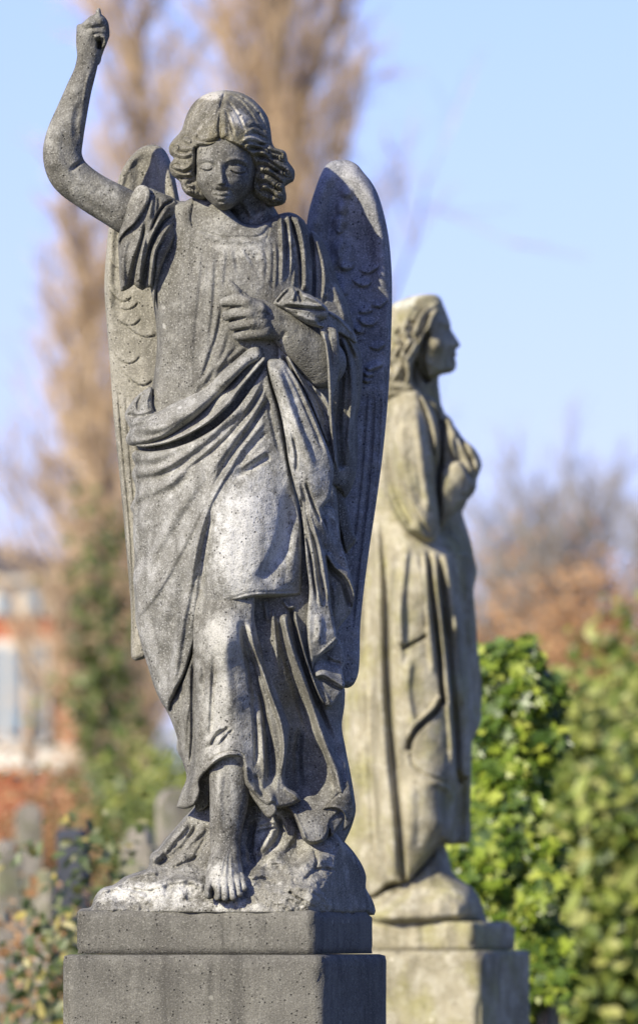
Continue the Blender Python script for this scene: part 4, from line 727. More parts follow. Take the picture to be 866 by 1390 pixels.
# ================================================================ the second statue (a draped woman in profile)
D2 = 16.3
def build_lady(M, root):
    fr = frame_at(585, 1290, PX*D2/REF)
    P = Part()
    r = Relief(520, 520, 640, 700, 3.0); r.layer([(555, 525), (590, 545), (612, 600), (625, 660), (560, 690), (530, 600)], 10, -40, w=20); P.add(r)
    r = Relief(535, 395, 660, 580, 1.0); r.w = 0
    r.limb([(576, 500, 20, -4), (574, 520, 21, -8), (570, 545, 28, -12), (566, 565, 34, -14)], kz=1.1)
    r.form([(560, 410), (580, 400), (596, 403), (602, 414), (607, 426), (611.5, 438), (612, 446), (615, 451), (619.5, 458), (624.5, 466.5), (624, 470), (619.5, 472.5), (618.5, 477), (620, 481), (617.5, 485), (619, 489), (619.5, 494), (618.5, 500), (612, 505.5), (601, 508), (592, 512), (580, 515), (570, 505), (562, 480), (558, 440)],
           [(560, 450, 50), (575, 420, 52), (598, 415, 34), (608, 435, 14), (613, 450, 5), (624, 467, 2), (600, 440, 44), (590, 460, 58), (575, 470, 60), (600, 470, 50), (612, 480, 14), (618, 495, 6), (600, 500, 32), (580, 500, 46), (570, 490, 52)], -40, w=5, k=2)
    r.bump(605, 450, 5, 5.5, -14); r.S([(598, 441), (606, 441), (611, 444)], 5, 3, 2.5, .2, .2); r.bump(602, 452, 3.5, 2.5, 4); r.S([(612, 452), (618, 462), (620, 469)], 5, 4, 2.5, .3, .1); r.bump(616, 469, 3, 2.6, 4)
    r.S([(609, 486), (618, 485)], -4, 1.6, 1.6, .4, 0); r.bump(614, 480, 4, 3, 3); r.bump(614, 490, 4, 3, 2.5); r.bump(594, 472, 9, 10, 4); r.bump(611, 500, 5, 4, 3); r.S([(600, 504), (586, 500), (574, 488)], 3, 3, 5, .2, .3)
    r.S([(582, 450), (575, 466), (571, 485), (574, 505), (582, 522)], -26, 7, 7, .15, .1); P.add(ripple(r, .8, 7, 71))
    # clasped hands and forearm at the breast
    r = Relief(590, 570, 665, 725, 1.0); r.w = 0
    r.form([(604, 560), (612, 566), (616, 577), (622, 585), (631, 598), (642, 607), (650, 618), (654, 631), (650.5, 642), (647, 651), (646.5, 662), (640, 673), (632, 681), (624, 690), (612, 700), (600, 690), (596, 640), (598, 600)],
           [(604, 565, 30), (618, 585, 40), (610, 600, 46), (630, 600, 44), (640, 612, 46), (650, 625, 26), (640, 640, 48), (620, 630, 40), (646, 655, 24), (630, 670, 36), (605, 650, 40)], -50, w=10, k=2)
    r.S([(621, 586), (627, 605), (636, 625), (644, 645)], -14, 3, 6, .1, .1); r.S([(625, 590), (638, 605), (648, 625), (646, 645)], 9, 7, 6, .1, .1); r.S([(612, 592), (613, 612), (620, 628)], 9, 5, 6, .2, .2); r.S([(607, 570), (612, 584), (618, 596)], 7, 4, 4, .2, .2); r.S([(630, 637), (636, 650), (640, 665)], -10, 3, 4, .1, .2)
    r.S([(634, 610), (644, 618)], -4, 2, 2, .2, .2); r.S([(632, 618), (644, 628)], -4, 2, 2, .2, .2)
    r.form([(598, 645), (603, 635), (612, 629), (622, 627), (629, 632), (636, 645), (643, 656), (646, 663), (641, 670), (636, 676), (628, 683), (618, 694), (608, 708), (601, 716), (596, 716), (597, 690)],
           [(605, 640, 62), (620, 636, 66), (632, 650, 60), (642, 662, 46), (610, 665, 72), (625, 675, 56), (605, 700, 54)], 10, w=7, k=2)
    r.S([(622, 676), (632, 674), (643, 666)], -9, 3, 3, .2, .1)
    P.add(ripple(r, .8, 7, 72)); body = P.build('body', M['stone_lady'], root, fr)
    P = Part([(560, 404, 22, 8, 2.6), (585, 402, 12, 6, 2.0), (545, 412, 14, 8, 1.6)])
    r = Relief(495, 392, 615, 560, 1.0)
    r.layer([(520, 425), (533, 413), (552, 403), (566, 399.5), (578, 398.5), (590, 398.8), (597, 403), (601.5, 413), (600, 424), (594, 432), (590, 442), (588, 452), (578, 458), (574, 470), (570, 482), (563, 492), (560, 508), (562, 522), (568, 530), (560, 536), (545, 540), (528, 545), (512, 540), (508, 500), (510, 460)],
            [(525, 430, 30), (560, 405, 30), (590, 401, 26), (600, 415, 34), (560, 430, 68), (590, 430, 58), (575, 455, 68), (566, 475, 72), (540, 460, 72), (515, 480, 44), (558, 490, 80), (540, 510, 66), (560, 522, 62), (520, 530, 40)], -50, w=8)
    for p, h in [([(598, 412), (584, 418), (572, 430), (566, 446), (560, 460)], 7), ([(596, 424), (586, 432), (582, 446), (574, 456), (568, 470)], 9), ([(585, 405), (565, 415), (552, 432), (548, 450)], 5), ([(560, 408), (542, 422), (534, 440), (530, 460)], 5),
                 ([(556, 440), (546, 452), (556, 466), (546, 480), (552, 496)], 8), ([(540, 444), (532, 458), (542, 472), (532, 488), (540, 504), (530, 520)], 8), ([(566, 466), (560, 478), (552, 492), (556, 508), (550, 524)], 8), ([(524, 450), (518, 468), (526, 484), (518, 502), (526, 520)], 6)]:
        r.S(p, h, 5, 5, .1, .1); r.S([(x-6, y+3) for x, y in p], -h, 3, 3, .2, .2)
    for (x, y, a, b, h) in [(559, 441, 5, 3, -9), (541, 472, 6, 3, -9), (534, 498, 5, 4, -9), (557, 462, 4, 3, -8), (541, 532, 6, 3, -8), (550, 480, 4, 3, -7), (530, 452, 4, 3, -6)]: r.bump(x, y, a, b, h)
    P.add(ripple(r, 2, 9, 73)); P.build('hair', M['stone_lady'], body, fr)
    P = Part()
    r = Relief(450, 520, 665, 1225, 1.5)
    r.layer([(512, 560), (530, 538), (560, 530), (580, 534), (592, 540), (601, 552), (604, 560), (612, 566), (618, 600), (632, 640), (634, 680), (629, 690), (628, 697), (632, 708), (640, 735), (645, 758), (648, 773), (646, 785), (643.5, 800), (644, 815), (647, 842), (649, 878), (652, 900), (654.5, 920), (655.6, 944), (653.5, 960), (654, 975), (649, 990), (642, 1003), (640, 1025), (640, 1050), (639, 1100), (638, 1142), (620, 1146), (601, 1146), (601, 1146), (590, 1158), (576, 1175), (563, 1190), (556, 1200), (546, 1203), (536, 1203), (526, 1206), (519, 1213), (519, 1213), (505, 1222), (480, 1215), (463, 1175), (457, 1100), (457, 1000), (463, 900), (475, 800), (489, 720), (500, 640)],
            [(515, 580, 20), (560, 545, 30), (598, 560, 20), (604, 580, -10), (612, 600, -26), (604, 630, -10), (560, 640, 60), (600, 690, 6), (628, 700, -40), (600, 722, 6), (618, 730, -4), (645, 770, -60), (600, 762, 60), (620, 770, 30), (540, 740, 64), (500, 740, 30), (570, 850, 84), (520, 850, 72), (480, 850, 30), (610, 850, 54), (622, 850, 36), (633, 850, -12), (645, 850, -66), (580, 950, 92), (530, 950, 84), (480, 950, 40), (460, 950, -6), (612, 940, 72), (624, 940, 52), (638, 940, -10), (652, 940, -76), (600, 1040, 90), (540, 1040, 94), (480, 1040, 56), (460, 1040, 4), (620, 1050, 56), (638, 1080, -30), (570, 1130, 104), (520, 1130, 88), (480, 1130, 50), (600, 1120, 92), (630, 1120, -20), (545, 1195, 92), (510, 1205, 70)], -80, w=9)
    SS = r.S
    SS([(519, 700), (521, 760), (523, 830), (524, 900), (528, 970), (533, 1030), (538, 1090), (543, 1150), (546, 1203)], -17, 4.5, 9, .25, 0); SS([(510, 690), (512, 760), (514, 850), (516, 940), (522, 1030), (530, 1110), (536, 1195)], 9, 9, 7, .1, .05)
    SS([(500, 760), (498, 860), (500, 960), (504, 1060), (510, 1180)], -7, 8, 8, .2, .1); SS([(488, 780), (484, 880), (482, 980), (484, 1100)], 7, 9, 8, .2, .1); SS([(536, 730), (538, 800), (542, 880), (548, 960)], 6, 9, 8, .2, .3)
    SS([(552, 735), (546, 790), (543, 840), (544, 880)], 10, 8, 8, .2, .05); SS([(543, 884), (556, 876), (568, 870), (579, 863)], -18, 2.4, 4.5, .1, .1); SS([(568, 745), (574, 790), (576, 830), (578, 862)], -6, 4, 4, .2, .1)
    SS([(579, 745), (582, 790), (588, 840), (593, 890), (596, 930), (599, 952)], -32, 3, 10, .15, 0); SS([(573, 760), (576, 810), (582, 860), (588, 920)], 7, 7, 5, .2, .1)
    SS([(601, 950), (594, 966), (580, 980), (566, 993), (558, 1008), (556, 1022)], -28, 9, 3, .05, .05); SS([(597, 945), (588, 962), (574, 975), (560, 990), (553, 1008)], 9, 5, 8, .05, .1)
    SS([(592, 750), (598, 810), (605, 870), (611, 930), (616, 990), (619, 1050), (620, 1070)], -32, 3, 10, .1, .05); SS([(587, 760), (593, 820), (600, 880), (606, 940), (612, 1010), (614, 1050)], 10, 6, 4, .1, .1)
    SS([(602, 750), (612, 800), (620, 860), (627, 920), (633, 980), (636, 1040)], 14, 8, 5, .1, .05); SS([(614, 755), (626, 810), (634, 870), (641, 930), (644, 990)], -14, 5, 12, .1, .1)
    SS([(616, 765), (624, 800), (628, 830)], 8, 4, 4, .2, .3); SS([(608, 745), (618, 752), (640, 756), (646, 772)], 5, 6, 8, .2, .2); SS([(600, 752), (607, 745), (618, 745)], 5, 4, 3, .2, .2)
    SS([(556, 1022), (560, 1040), (575, 1053), (595, 1060), (610, 1070)], -6, 4, 4, .1, .2); SS([(556, 890), (552, 930), (556, 970), (562, 990)], 8, 9, 9, .2, .1); SS([(572, 1060), (600, 1066), (614, 1080), (617, 1100), (610, 1125), (600, 1142)], 8, 9, 4, .2, .05)
    SS([(624, 1050), (619, 1090), (617, 1120), (615, 1146)], -60, 3, 22, .08, 0); SS([(598, 1142), (584, 1160), (570, 1178), (558, 1198)], -5, 2, 2.5, .1, .1); SS([(618, 1050), (628, 1050), (636, 1044)], -8, 2, 3, .2, .1)
    SS([(555, 1060), (556, 1110), (554, 1160)], 5, 10, 12, .2, .2); SS([(642, 800), (636, 840), (640, 880)], 8, 4, 4, .2, .2)
    P.add(ripple(r, 1.4, 12, 74))
    # great hanging sleeve
    r = Relief(495, 515, 610, 750, 1.3)
    r.layer([(530, 540), (545, 527), (558, 523.5), (568, 529), (577, 543), (588, 558), (595, 582), (597, 608), (595, 635), (593.5, 650), (594.5, 680), (597.5, 705), (596, 722), (591, 733), (585, 738), (577, 738), (566, 732), (550, 724.5), (537, 707), (524, 684), (512, 650), (508, 600), (514, 560)],
            [(515, 570, 30), (545, 530, 44), (560, 526, 50), (590, 570, 52), (560, 580, 96), (535, 600, 84), (512, 640, 40), (560, 660, 104), (592, 650, 72), (575, 710, 98), (592, 720, 76), (540, 690, 80), (580, 620, 92)], 0, w=9)
    r.S([(566, 535), (575, 560), (582, 590), (588, 620), (593, 655), (596, 700), (591, 730)], -15, 4, 4, .1, .05); r.S([(570, 538), (582, 562), (590, 590), (592, 620)], 8, 4, 4, .1, .2)
    r.S([(560, 540), (566, 580), (574, 640), (582, 700)], 7, 9, 8, .2, .1); r.S([(530, 580), (530, 630), (542, 680), (562, 722)], -6, 8, 8, .2, .1); r.S([(520, 600), (524, 650), (540, 695), (556, 718)], 5, 6, 6, .2, .1); r.S([(545, 545), (544, 600), (552, 660), (572, 715)], 4, 8, 8, .2, .2)
    r.S([(540, 640), (548, 670), (568, 705), (582, 732)], -7, 4, 5, .2, .1)
    P.add(ripple(r, 1.8, 12, 75)); P.build('robe', M['stone_lady'], root, fr)
    P = Part()
    r = Relief(450, 1130, 670, 1262, 1.6)
    r.layer([(478, 1256), (484, 1236), (488, 1204), (515, 1196), (535, 1186), (556, 1180), (572, 1160), (590, 1140), (600, 1136), (608, 1160), (615, 1184), (628, 1196), (642, 1206), (652, 1222), (658, 1240), (660, 1256)],
            [(480, 1250, 60), (520, 1216, 60), (545, 1195, 60), (560, 1205, 80), (590, 1150, 34), (600, 1172, 50), (610, 1200, 82), (640, 1225, 84), (656, 1245, 30), (570, 1240, 120), (520, 1245, 104), (620, 1245, 110)], -110, w=20)
    r.S([(514, 1222), (520, 1214), (534, 1207), (546, 1205)], 6, 3, 3, .1, .1); r.F += fbm(r.X, r.Y, 26, 4, 77)*9
    P.add(r); P.build('rock', M['stone_lady'], root, fr)
    S2 = PX*D2/REF; th = math.radians(21); a, b = 172*S2, 170*S2
    def rot_box(nm, ex, z0, z1, par, k=1.0):
        cx = 640-86*math.cos(th)+85*math.sin(th); cf = 128-86*math.sin(th)-85*math.cos(th)
        return bm_obj(nm, box_pts(a+2*ex*S2, b+2*ex*S2, z1-z0, .006), M['stone_lady'], par, ((cx-585)*S2, -cf*S2, z0), -th, True)
    rot_box('plinth', 0, .001, 39*S2, root)
    p2 = empty('pedestal', root.location.copy()); tag(p2, 'mossy ochre stepped pedestal carrying the draped woman statue', 'pedestal')
    zz = root.location.z
    rot_box('top_slab', 16, -.30, 0, p2); rot_box('shaft', 4, -zz+.30, -.298, p2); rot_box('base_step', 50, -zz, -zz+.302, p2)
# ================================================================ plants, trees, graves, house, ground
rng = np.random.RandomState(11)
def tubes(segs, sides=4):
    """segs (n,8): p0,p1,r0,r1 -> tapered prisms"""
    S_ = np.array(segs, float); p0 = S_[:, :3]; p1 = S_[:, 3:6]; n = len(S_)
    ax = p1-p0; ax /= np.maximum(np.linalg.norm(ax, axis=1, keepdims=True), 1e-9)
    ref = np.where(np.abs(ax[:, 2:3]) < .9, [[0, 0, 1.]], [[1., 0, 0]]); u = np.cross(ax, ref); u /= np.linalg.norm(u, axis=1, keepdims=True); v = np.cross(ax, u)
    V = np.zeros((n, sides*2, 3))
    for k in range(sides):
        a = 2*math.pi*k/sides; d = u*math.cos(a)+v*math.sin(a)
        V[:, k] = p0+d*S_[:, 6:7]; V[:, sides+k] = p1+d*S_[:, 7:8]
    b = (np.arange(n)*sides*2)[:, None]; Q = []
    for k in range(sides):
        j = (k+1) % sides; Q.append(b+np.array([[k, j, sides+j, sides+k]]))
    return V.reshape(-1, 3), np.concatenate(Q)
LEAF = {'oval': np.array([(0, 0, 0), (-.30, .35, .06), (-.26, .72, .04), (0, 1, -.05), (.26, .72, .04), (.30, .35, .06)]),
        'ivy': np.array([(0, 0, 0), (-.30, -.10, .02), (-.52, .22, .0), (-.26, .42, .05), (-.36, .78, .0), (-.08, .66, .05), (0, 1.0, -.06), (.08, .66, .05), (.36, .78, .0), (.26, .42, .05), (.52, .22, .0), (.30, -.10, .02)])}
def leaves(pts, size, out=None, kind='oval', droop=.4, spread=.8):
    """one small bent leaf at each point, turned mostly outward/upward"""
    n = len(pts); T = LEAF[kind]; m = len(T)
    nrm = rng.normal(size=(n, 3))*spread*.85+np.array([[-.2, -.35, 0]])
    if out is not None: nrm += out
    nrm[:, 2] += .35
    nrm /= np.linalg.norm(nrm, axis=1, keepdims=True)
    t = rng.normal(size=(n, 3)); t[:, 2] -= droop; t -= (t*nrm).sum(1, keepdims=True)*nrm; t /= np.linalg.norm(t, axis=1, keepdims=True)
    b = np.cross(t, nrm); s = (size*(.6+.8*rng.rand(n)))[:, None]
    V = pts[:, None]+s[:, None]*(T[None, :, 0:1]*b[:, None]+T[None, :, 1:2]*t[:, None]+T[None, :, 2:3]*nrm[:, None])
    # fan round a centre vertex keeps the leaf bent and whole
    c = pts[:, None]+s[:, None]*(.45*t[:, None]-.05*nrm[:, None]); V = np.concatenate([V, c], 1)
    base = (np.arange(n)*(m+1))[:, None]; F = [base+np.array([[k, (k+1) % m, m]]) for k in range(m)]
    return V.reshape(-1, 3), np.concatenate(F)
def clumps(n, c, r, nclump, cr_, shell=.55):
    """leaf points gathered in clumps filling an ellipsoid, with gaps between clumps"""
    d = rng.normal(size=(nclump, 3)); d /= np.linalg.norm(d, axis=1, keepdims=True)
    rad = (shell+(1-shell)*rng.rand(nclump, 1)); cc = d*rad
    w = rng.rand(nclump)**.7; w /= w.sum(); idx = rng.choice(nclump, n, p=w)
    off = rng.normal(size=(n, 3)); off /= np.linalg.norm(off, axis=1, keepdims=True); off *= rng.rand(n, 1)**.45
    cs = cr_*(.5+.9*rng.rand(nclump, 1))
    return np.array(c)+cc[idx]*np.array(r)+off*cs[idx], off+.6*cc[idx]
M['leaf_hedge'] = leafmat('laurel_leaf', [(0, (.08, .12, .02)), (.3, (.18, .235, .04)), (.7, (.34, .38, .08)), (1, (.52, .50, .18))])
M['leaf_ivy'] = leafmat('ivy_leaf', [(0, (.04, .08, .015)), (.45, (.12, .19, .025)), (.75, (.30, .38, .04)), (1, (.46, .50, .10))], rough=.35)
M['leaf_dark'] = leafmat('evergreen_leaf', [(0, (.06, .085, .02)), (.5, (.115, .15, .035)), (1, (.20, .23, .07))])
M['leaf_pale'] = leafmat('variegated_leaf', [(0, (.06, .09, .03)), (.5, (.13, .17, .06)), (.8, (.30, .30, .16)), (1, (.45, .36, .08))])
M['leaf_brown'] = leafmat('dead_beech_leaf', [(0, (.28, .14, .06)), (.5, (.46, .25, .11)), (1, (.58, .38, .20))], rough=.8)
M['twig_tan'] = leafmat('tan_twig', [(0, (.40, .28, .16)), (.6, (.58, .42, .25)), (1, (.70, .54, .34))], rough=.9, trans=0.05)
M['twig_grey'] = leafmat('grey_twig', [(0, (.26, .24, .20)), (1, (.42, .38, .33))], rough=.9, trans=0.02)
M['bark'] = plain('bark', (.16, .125, .09), .95, .4, 8)
M['brick'] = plain('red_brick', (.42, .14, .07), .9, .25, 2.2)
M['render'] = plain('cream_render', (.72, .66, .55), .8, .1, 1)
M['roof'] = plain('grey_slate_roof', (.09, .095, .11), .6, .2, 2)
g = N('window_glass'); g.b.inputs['Base Color'].default_value = (.22, .30, .36, 1); g.b.inputs['Roughness'].default_value = .12; M['glass'] = g.m

def bare_tree(label, base, H, spread, cat='tree', kind='upright', mat='twig_tan', nl=60, tw=1.0, low=.12, group=None, seed=1, name='bare_tree', rk=1.0):
    rd = random.Random(seed); root = empty(name, base); tag(root, label, cat, group)
    trunk = []; tip = []; rt = .018*H*.55
    nseg = 10; pts = [Vector((0, 0, 0))]
    for k in range(nseg): pts.append(pts[-1]+Vector((rd.uniform(-.05, .05)*spread, rd.uniform(-.05, .05)*spread, H/nseg*(.93 if kind == 'upright' else .55))))
    for k in range(nseg): trunk.append((*pts[k], *pts[k+1], rt*(1-k/nseg*.85), rt*(1-(k+1)/nseg*.85)))
    top = pts[-1].z
    for i in range(nl):
        f = low+(1-low)*(i+rd.random())/nl; z = f*top; k = min(nseg-1, int(f*nseg)); p = pts[k].lerp(pts[k+1], f*nseg-k)
        az = rd.uniform(0, 6.283); o = Vector((math.cos(az), math.sin(az), 0))
        if kind == 'upright': L = spread*(1.5+rd.random()*2.0)*(1-f*.55); d = (o*.42+Vector((0, 0, 1))).normalized()
        else: L = spread*(.7+.5*rd.random())*(1.05-f*.35); d = (o*(1.15-f*.7)+Vector((0, 0, .35+.7*f))).normalized()
        r = .010*L+.01; q = p; n2 = 6
        for s in range(n2):
            d = (d+Vector((rd.gauss(0, .12), rd.gauss(0, .12), .10 if kind == 'upright' else .04))).normalized(); e = q+d*L/n2
            trunk.append((*q, *e, r*(1-s/n2*.8), r*(1-(s+1)/n2*.8)))
            for t in range(3 if kind == 'upright' else 4):
                dd = (d+Vector((rd.gauss(0, .5), rd.gauss(0, .5), rd.gauss(.15, .35)))).normalized(); l = L*.24*(.5+rd.random()); a = q.lerp(e, rd.random()); bb = a+dd*l
                tip.append((*a, *bb, .008*tw, .004*tw))
                for u in range(5):
                    de = (dd+Vector((rd.gauss(0, .55), rd.gauss(0, .55), rd.gauss(.15, .4)))).normalized(); a2 = a.lerp(bb, .2+.8*rd.random()); tip.append((*a2, *(a2+de*l*(.35+.5*rd.random())), .0045*tw, .0025*tw))
            q = e
    V, Q = tubes(trunk, 6); mesh_obj('trunk', V, [Q], M['bark'] if mat != 'twig_grey' else M['twig_grey'], root)
    V, Q = tubes(tip, 3); mesh_obj('crown', V, [Q], M[mat], root, smooth=False)
    return root
def shrub(label, px, py_top, dist, wpx, mat, n, leaf, name='shrub', cat='shrub', group=None, kind='oval', base_z=0.0, depth=.7, ncl=60, px_bot=None, shell=.35, crf=.26, stems=7):
    """leafy bush: foot at the ground, top at a design row"""
    k = PX*dist/REF; top = CZ+(HOR-py_top)*k; w = wpx*k; p = place(px, HOR, dist); p.z = base_z
    root = empty(name, p); tag(root, label, cat, group); h = top-base_z
    pt, o = clumps(n, (0, 0, h*.54), (w/2*.86, w/2*depth, h*.44), ncl, max(w, h)*crf*.5, shell)
    pt[:, 2] = np.maximum(pt[:, 2], .03)
    V, F = leaves(pt, leaf, o*.8, kind); mesh_obj('foliage', V, [F], M[mat], root)
    rd = random.Random(int(px)); st = []
    for i in range(stems):
        q = Vector((rd.uniform(-.12, .12)*w, rd.uniform(-.1, .1)*w, 0)); d = Vector((rd.uniform(-.25, .25), rd.uniform(.0, .3), 1.2)).normalized(); r = .012*max(.5, h/2)
        for s in range(3): e = q+d*h*.10; st.append((*q, *e, r, r*.8)); r *= .8; q = e; d = (d+Vector((rd.gauss(0, .15), rd.gauss(0, .25), .1))).normalized()
    V, Q = tubes(st, 6); mesh_obj('stem', V, [Q], M['bark'], root)
    return root
def headstone(label, px, py_top, dist, wpx, mat, shape='round', tilt=0, group=None, rz=0, th=.11, name='headstone'):
    k = PX*dist/REF; top = CZ+(HOR-py_top)*k; w = wpx*k; p = place(px, HOR, dist); p.z = 0
    root = empty(name, p, rz); tag(root, label, 'headstone', group); root.rotation_euler[1] = tilt
    out = [(-w/2, .2), (w/2, .2)]
    if shape == 'round':
        c = top-w/2; out += [(w/2*math.cos(a), c+w/2*math.sin(a)) for a in np.linspace(0, math.pi, 15)]
    elif shape == 'shouldered':
        s = w*.34; c = top-s; out += [(w/2, c-.08), (w/2, c-.04), (s, c-.02)]+[(s*math.cos(a), c+s*math.sin(a)) for a in np.linspace(0, math.pi, 13)]+[(-s, c-.02), (-w/2, c-.04), (-w/2, c-.08)]
    elif shape == 'post': out += [(w/2*.85, top-w*.3), (w*.12, top), (-w*.12, top), (-w/2*.85, top-w*.3)]
    bm = bmesh.new(); vs_ = [bm.verts.new((x, -th/2, z)) for x, z in out]; f = bm.faces.new(vs_)
    r = bmesh.ops.extrude_face_region(bm, geom=[f]); bmesh.ops.translate(bm, vec=(0, th, 0), verts=[v for v in r['geom'] if isinstance(v, bmesh.types.BMVert)])
    bmesh.ops.recalc_face_normals(bm, faces=bm.faces[:]); bmesh.ops.bevel(bm, geom=[e for e in bm.edges if e.calc_face_angle(0) > .8], offset=.008, segments=2, affect='EDGES')
    bm_obj('slab', bm, M[mat], root); bm_obj('base', box_pts(w*1.3, th*2.6, .2, .012), M[mat], root)
    return root

def build_land():
    # ground: one sheet to the horizon, slightly uneven
    n = 90; t = np.linspace(-1, 1, n); s = np.sign(t)*np.abs(t)**2.6*900; X, Y = np.meshgrid(s, s+40)
    Z = fbm(X, Y, 9, 4, 90)*.05*np.clip(1-np.hypot(X, Y-5)/400, 0, 1)-.04
    idx = np.arange(n*n).reshape(n, n); Q = np.stack([idx[:-1, :-1], idx[:-1, 1:], idx[1:, 1:], idx[1:, :-1]], -1).reshape(-1, 4)
    gm = N('winter_grass'); v = gm.coord(); a = gm.noise(v, .6, 5, .6); b = gm.noise(v, 14, 5, .7)
    c = gm.mix(gm.ramp(a, [(.4, 0.0), (.6, 1.0)]), (.05, .065, .02), (.09, .075, .04)); c = gm.mix(gm.ramp(b, [(.45, 0.0), (.65, 1.0)]), c, (.08, .10, .035)); gm.l(c, gm.b.inputs['Base Color']); gm.b.inputs['Roughness'].default_value = .95
    gm.l(gm.bump(b, .05, .8), gm.b.inputs['Normal'])
    tag(mesh_obj('ground', np.stack([X, Y, Z], -1).reshape(-1, 3), [Q], gm.m), kind='structure')
    n = 9000; P = np.stack([rng.uniform(-9, 9, n), rng.uniform(-2, 26, n), np.zeros(n)], 1); V, F = leaves(P, .10, np.array([[0, 0, .2]]), 'oval', -2.5, .9)
    tag(mesh_obj('grass', V, [F], M['leaf_dark']), 'rough grass growing between the graves', 'grass', kind='stuff')

    G = 'bare poplars against the sky'
    def at(px, d): p = place(px, HOR, d); p.z = 0; return p
    bare_tree('tall bare poplar rising above the angel head, its twigs reaching the top edge', at(375, 118), 26, 2.4, group=G, seed=23, nl=125, tw=2.0, name='poplar_tree')
    bare_tree('bare poplar behind the raised forearm, out of the top of the picture', at(200, 124), 24, 1.7, group=G, seed=4, nl=85, tw=1.9, name='poplar_tree')
    bare_tree('shorter bare poplar left of the angel wing, its top at the level of the elbow', at(112, 98), 12.2, 1.3, group=G, seed=5, nl=60, tw=1.7, low=.28, name='poplar_tree')
    bare_tree('thin bare poplar between the angel head and the right wing tip', at(470, 130), 22, 1.3, group=G, seed=16, nl=45, tw=1.7, name='poplar_tree')
    bare_tree('low bare tan tree in front of the house roof at the left edge', at(48, 86), 6.0, .9, group='bare trees by the house', seed=6, nl=6, tw=1.4, low=.55)
    bare_tree('bare tan tree just left of the angel hip, behind the ivy column', at(165, 80), 8.2, .8, group='bare trees by the house', seed=7, nl=40, tw=1.7, low=.1)
    G = 'grey leafless trees on the right skyline'
    bare_tree('wide grey leafless tree on the skyline near the right edge', at(800, 150), 15.5, 4.8, kind='round', mat='twig_grey', nl=80, tw=2.4, group=G, seed=8, low=.3)
    bare_tree('smaller grey leafless tree between the draped woman and the wide grey tree', at(700, 160), 15.5, 3.2, kind='round', mat='twig_grey', nl=60, tw=2.2, group=G, seed=9, low=.3)
    bare_tree('grey leafless tree cut by the right edge of the picture', at(880, 140), 15, 3.6, kind='round', mat='twig_grey', nl=60, tw=2.2, group=G, seed=10, low=.3)
    G = 'brown-leaved trees above the hedge'
    for i, (px, top, w, d, lab) in enumerate([(668, 775, 95, 90, 'rust-brown leafed tree next to the draped woman skirt'), (735, 752, 130, 97, 'rust-brown leafed tree in the middle of the brown row'), (815, 756, 130, 92, 'tan-brown leafed tree under the wide grey tree'), (885, 765, 100, 95, 'tan-brown leafed tree cut by the right edge')]):
        shrub(lab, px, top, d, w, 'leaf_brown', 8000, .11, 'beech_tree', 'tree', G, ncl=60, crf=.3, shell=.2)
    G = 'sunlit evergreen hedge bushes at the right'
    for i, (px, top, w, d, lab) in enumerate([(770, 850, 140, 31, 'tall bright green bush right behind the ivy-covered post'), (860, 838, 150, 33, 'tallest bright green bush, cut by the right edge'), (705, 930, 110, 34, 'green bush between the draped woman and the ivy'), (820, 1050, 150, 25.5, 'low bright green bush in front of the hedge at the right'), (915, 960, 140, 28, 'yellow-green bush mostly beyond the right edge')]):
        shrub(lab, px, top, d, w, 'leaf_hedge', 9000, .075, 'hedge_bush', 'bush', G, ncl=110, crf=.2, shell=.45)
    # ivy over a stone post beside the second statue
    p = at(727, 18.6); k = PX*18.6/REF
    hs = headstone('weathered grey stone post half covered by ivy, right of the draped woman', 733, 1138, 18.35, 34, 'stone_grave', 'post', rz=.25, th=.2, name='stone_post')
    iv = empty('ivy_plant', at(690, 18.3)); tag(iv, 'bright glossy ivy climbing between the draped woman and the stone post', 'ivy')
    pts = []; outs = []
    for (x, y, r, n) in [(668, 905, 26, 150), (700, 900, 30, 170), (715, 935, 34, 190), (680, 950, 34, 210), (725, 975, 30, 170), (705, 1000, 36, 230), (668, 1000, 28, 170), (735, 1020, 20, 80), (690, 1045, 34, 210), (665, 1060, 30, 180), (712, 1060, 24, 110), (690, 1100, 32, 190), (660, 1110, 30, 180), (650, 1150, 32, 180), (628, 1160, 18, 90), (632, 1180, 20, 110), (645, 1200, 20, 90), (722, 1150, 14, 40), (738, 1195, 13, 34), (722, 1235, 14, 50), (744, 1262, 14, 50), (735, 1165, 13, 50), (728, 1215, 14, 60), (748, 1215, 9, 26), (735, 1290, 18, 80), (720, 1330, 24, 100), (752, 1330, 18, 60), (685, 1150, 34, 190), (630, 1165, 20, 80), (665, 1190, 34, 190), (690, 1215, 32, 170), (655, 1225, 24, 110), (700, 1255, 28, 130), (722, 1270, 22, 80), (680, 1290, 40, 200), (700, 1340, 50, 240), (745, 1160, 12, 24), (740, 1200, 12, 22), (735, 1285, 20, 60), (745, 950, 14, 30), (752, 1000, 9, 16)]:
        o = rng.normal(size=(n, 3)); o /= np.linalg.norm(o, axis=1, keepdims=True); rr = rng.rand(n, 1)**.4
        c = np.array([(x-690)*k, rng.uniform(-.06, .06)-(.12 if x > 715 and y > 1120 else 0), CZ+(HOR-y)*k]); pts.append(c+o*rr*r*k*np.array([1.1, 1.0, 1.0])); outs.append(o)
    V, F = leaves(np.concatenate(pts), .052, np.concatenate(outs)*.7+np.array([[-.2, -.5, .2]]), 'ivy', .9, .55); mesh_obj('foliage', V, [F], M['leaf_ivy'], iv)
    st = []; rd = random.Random(3)
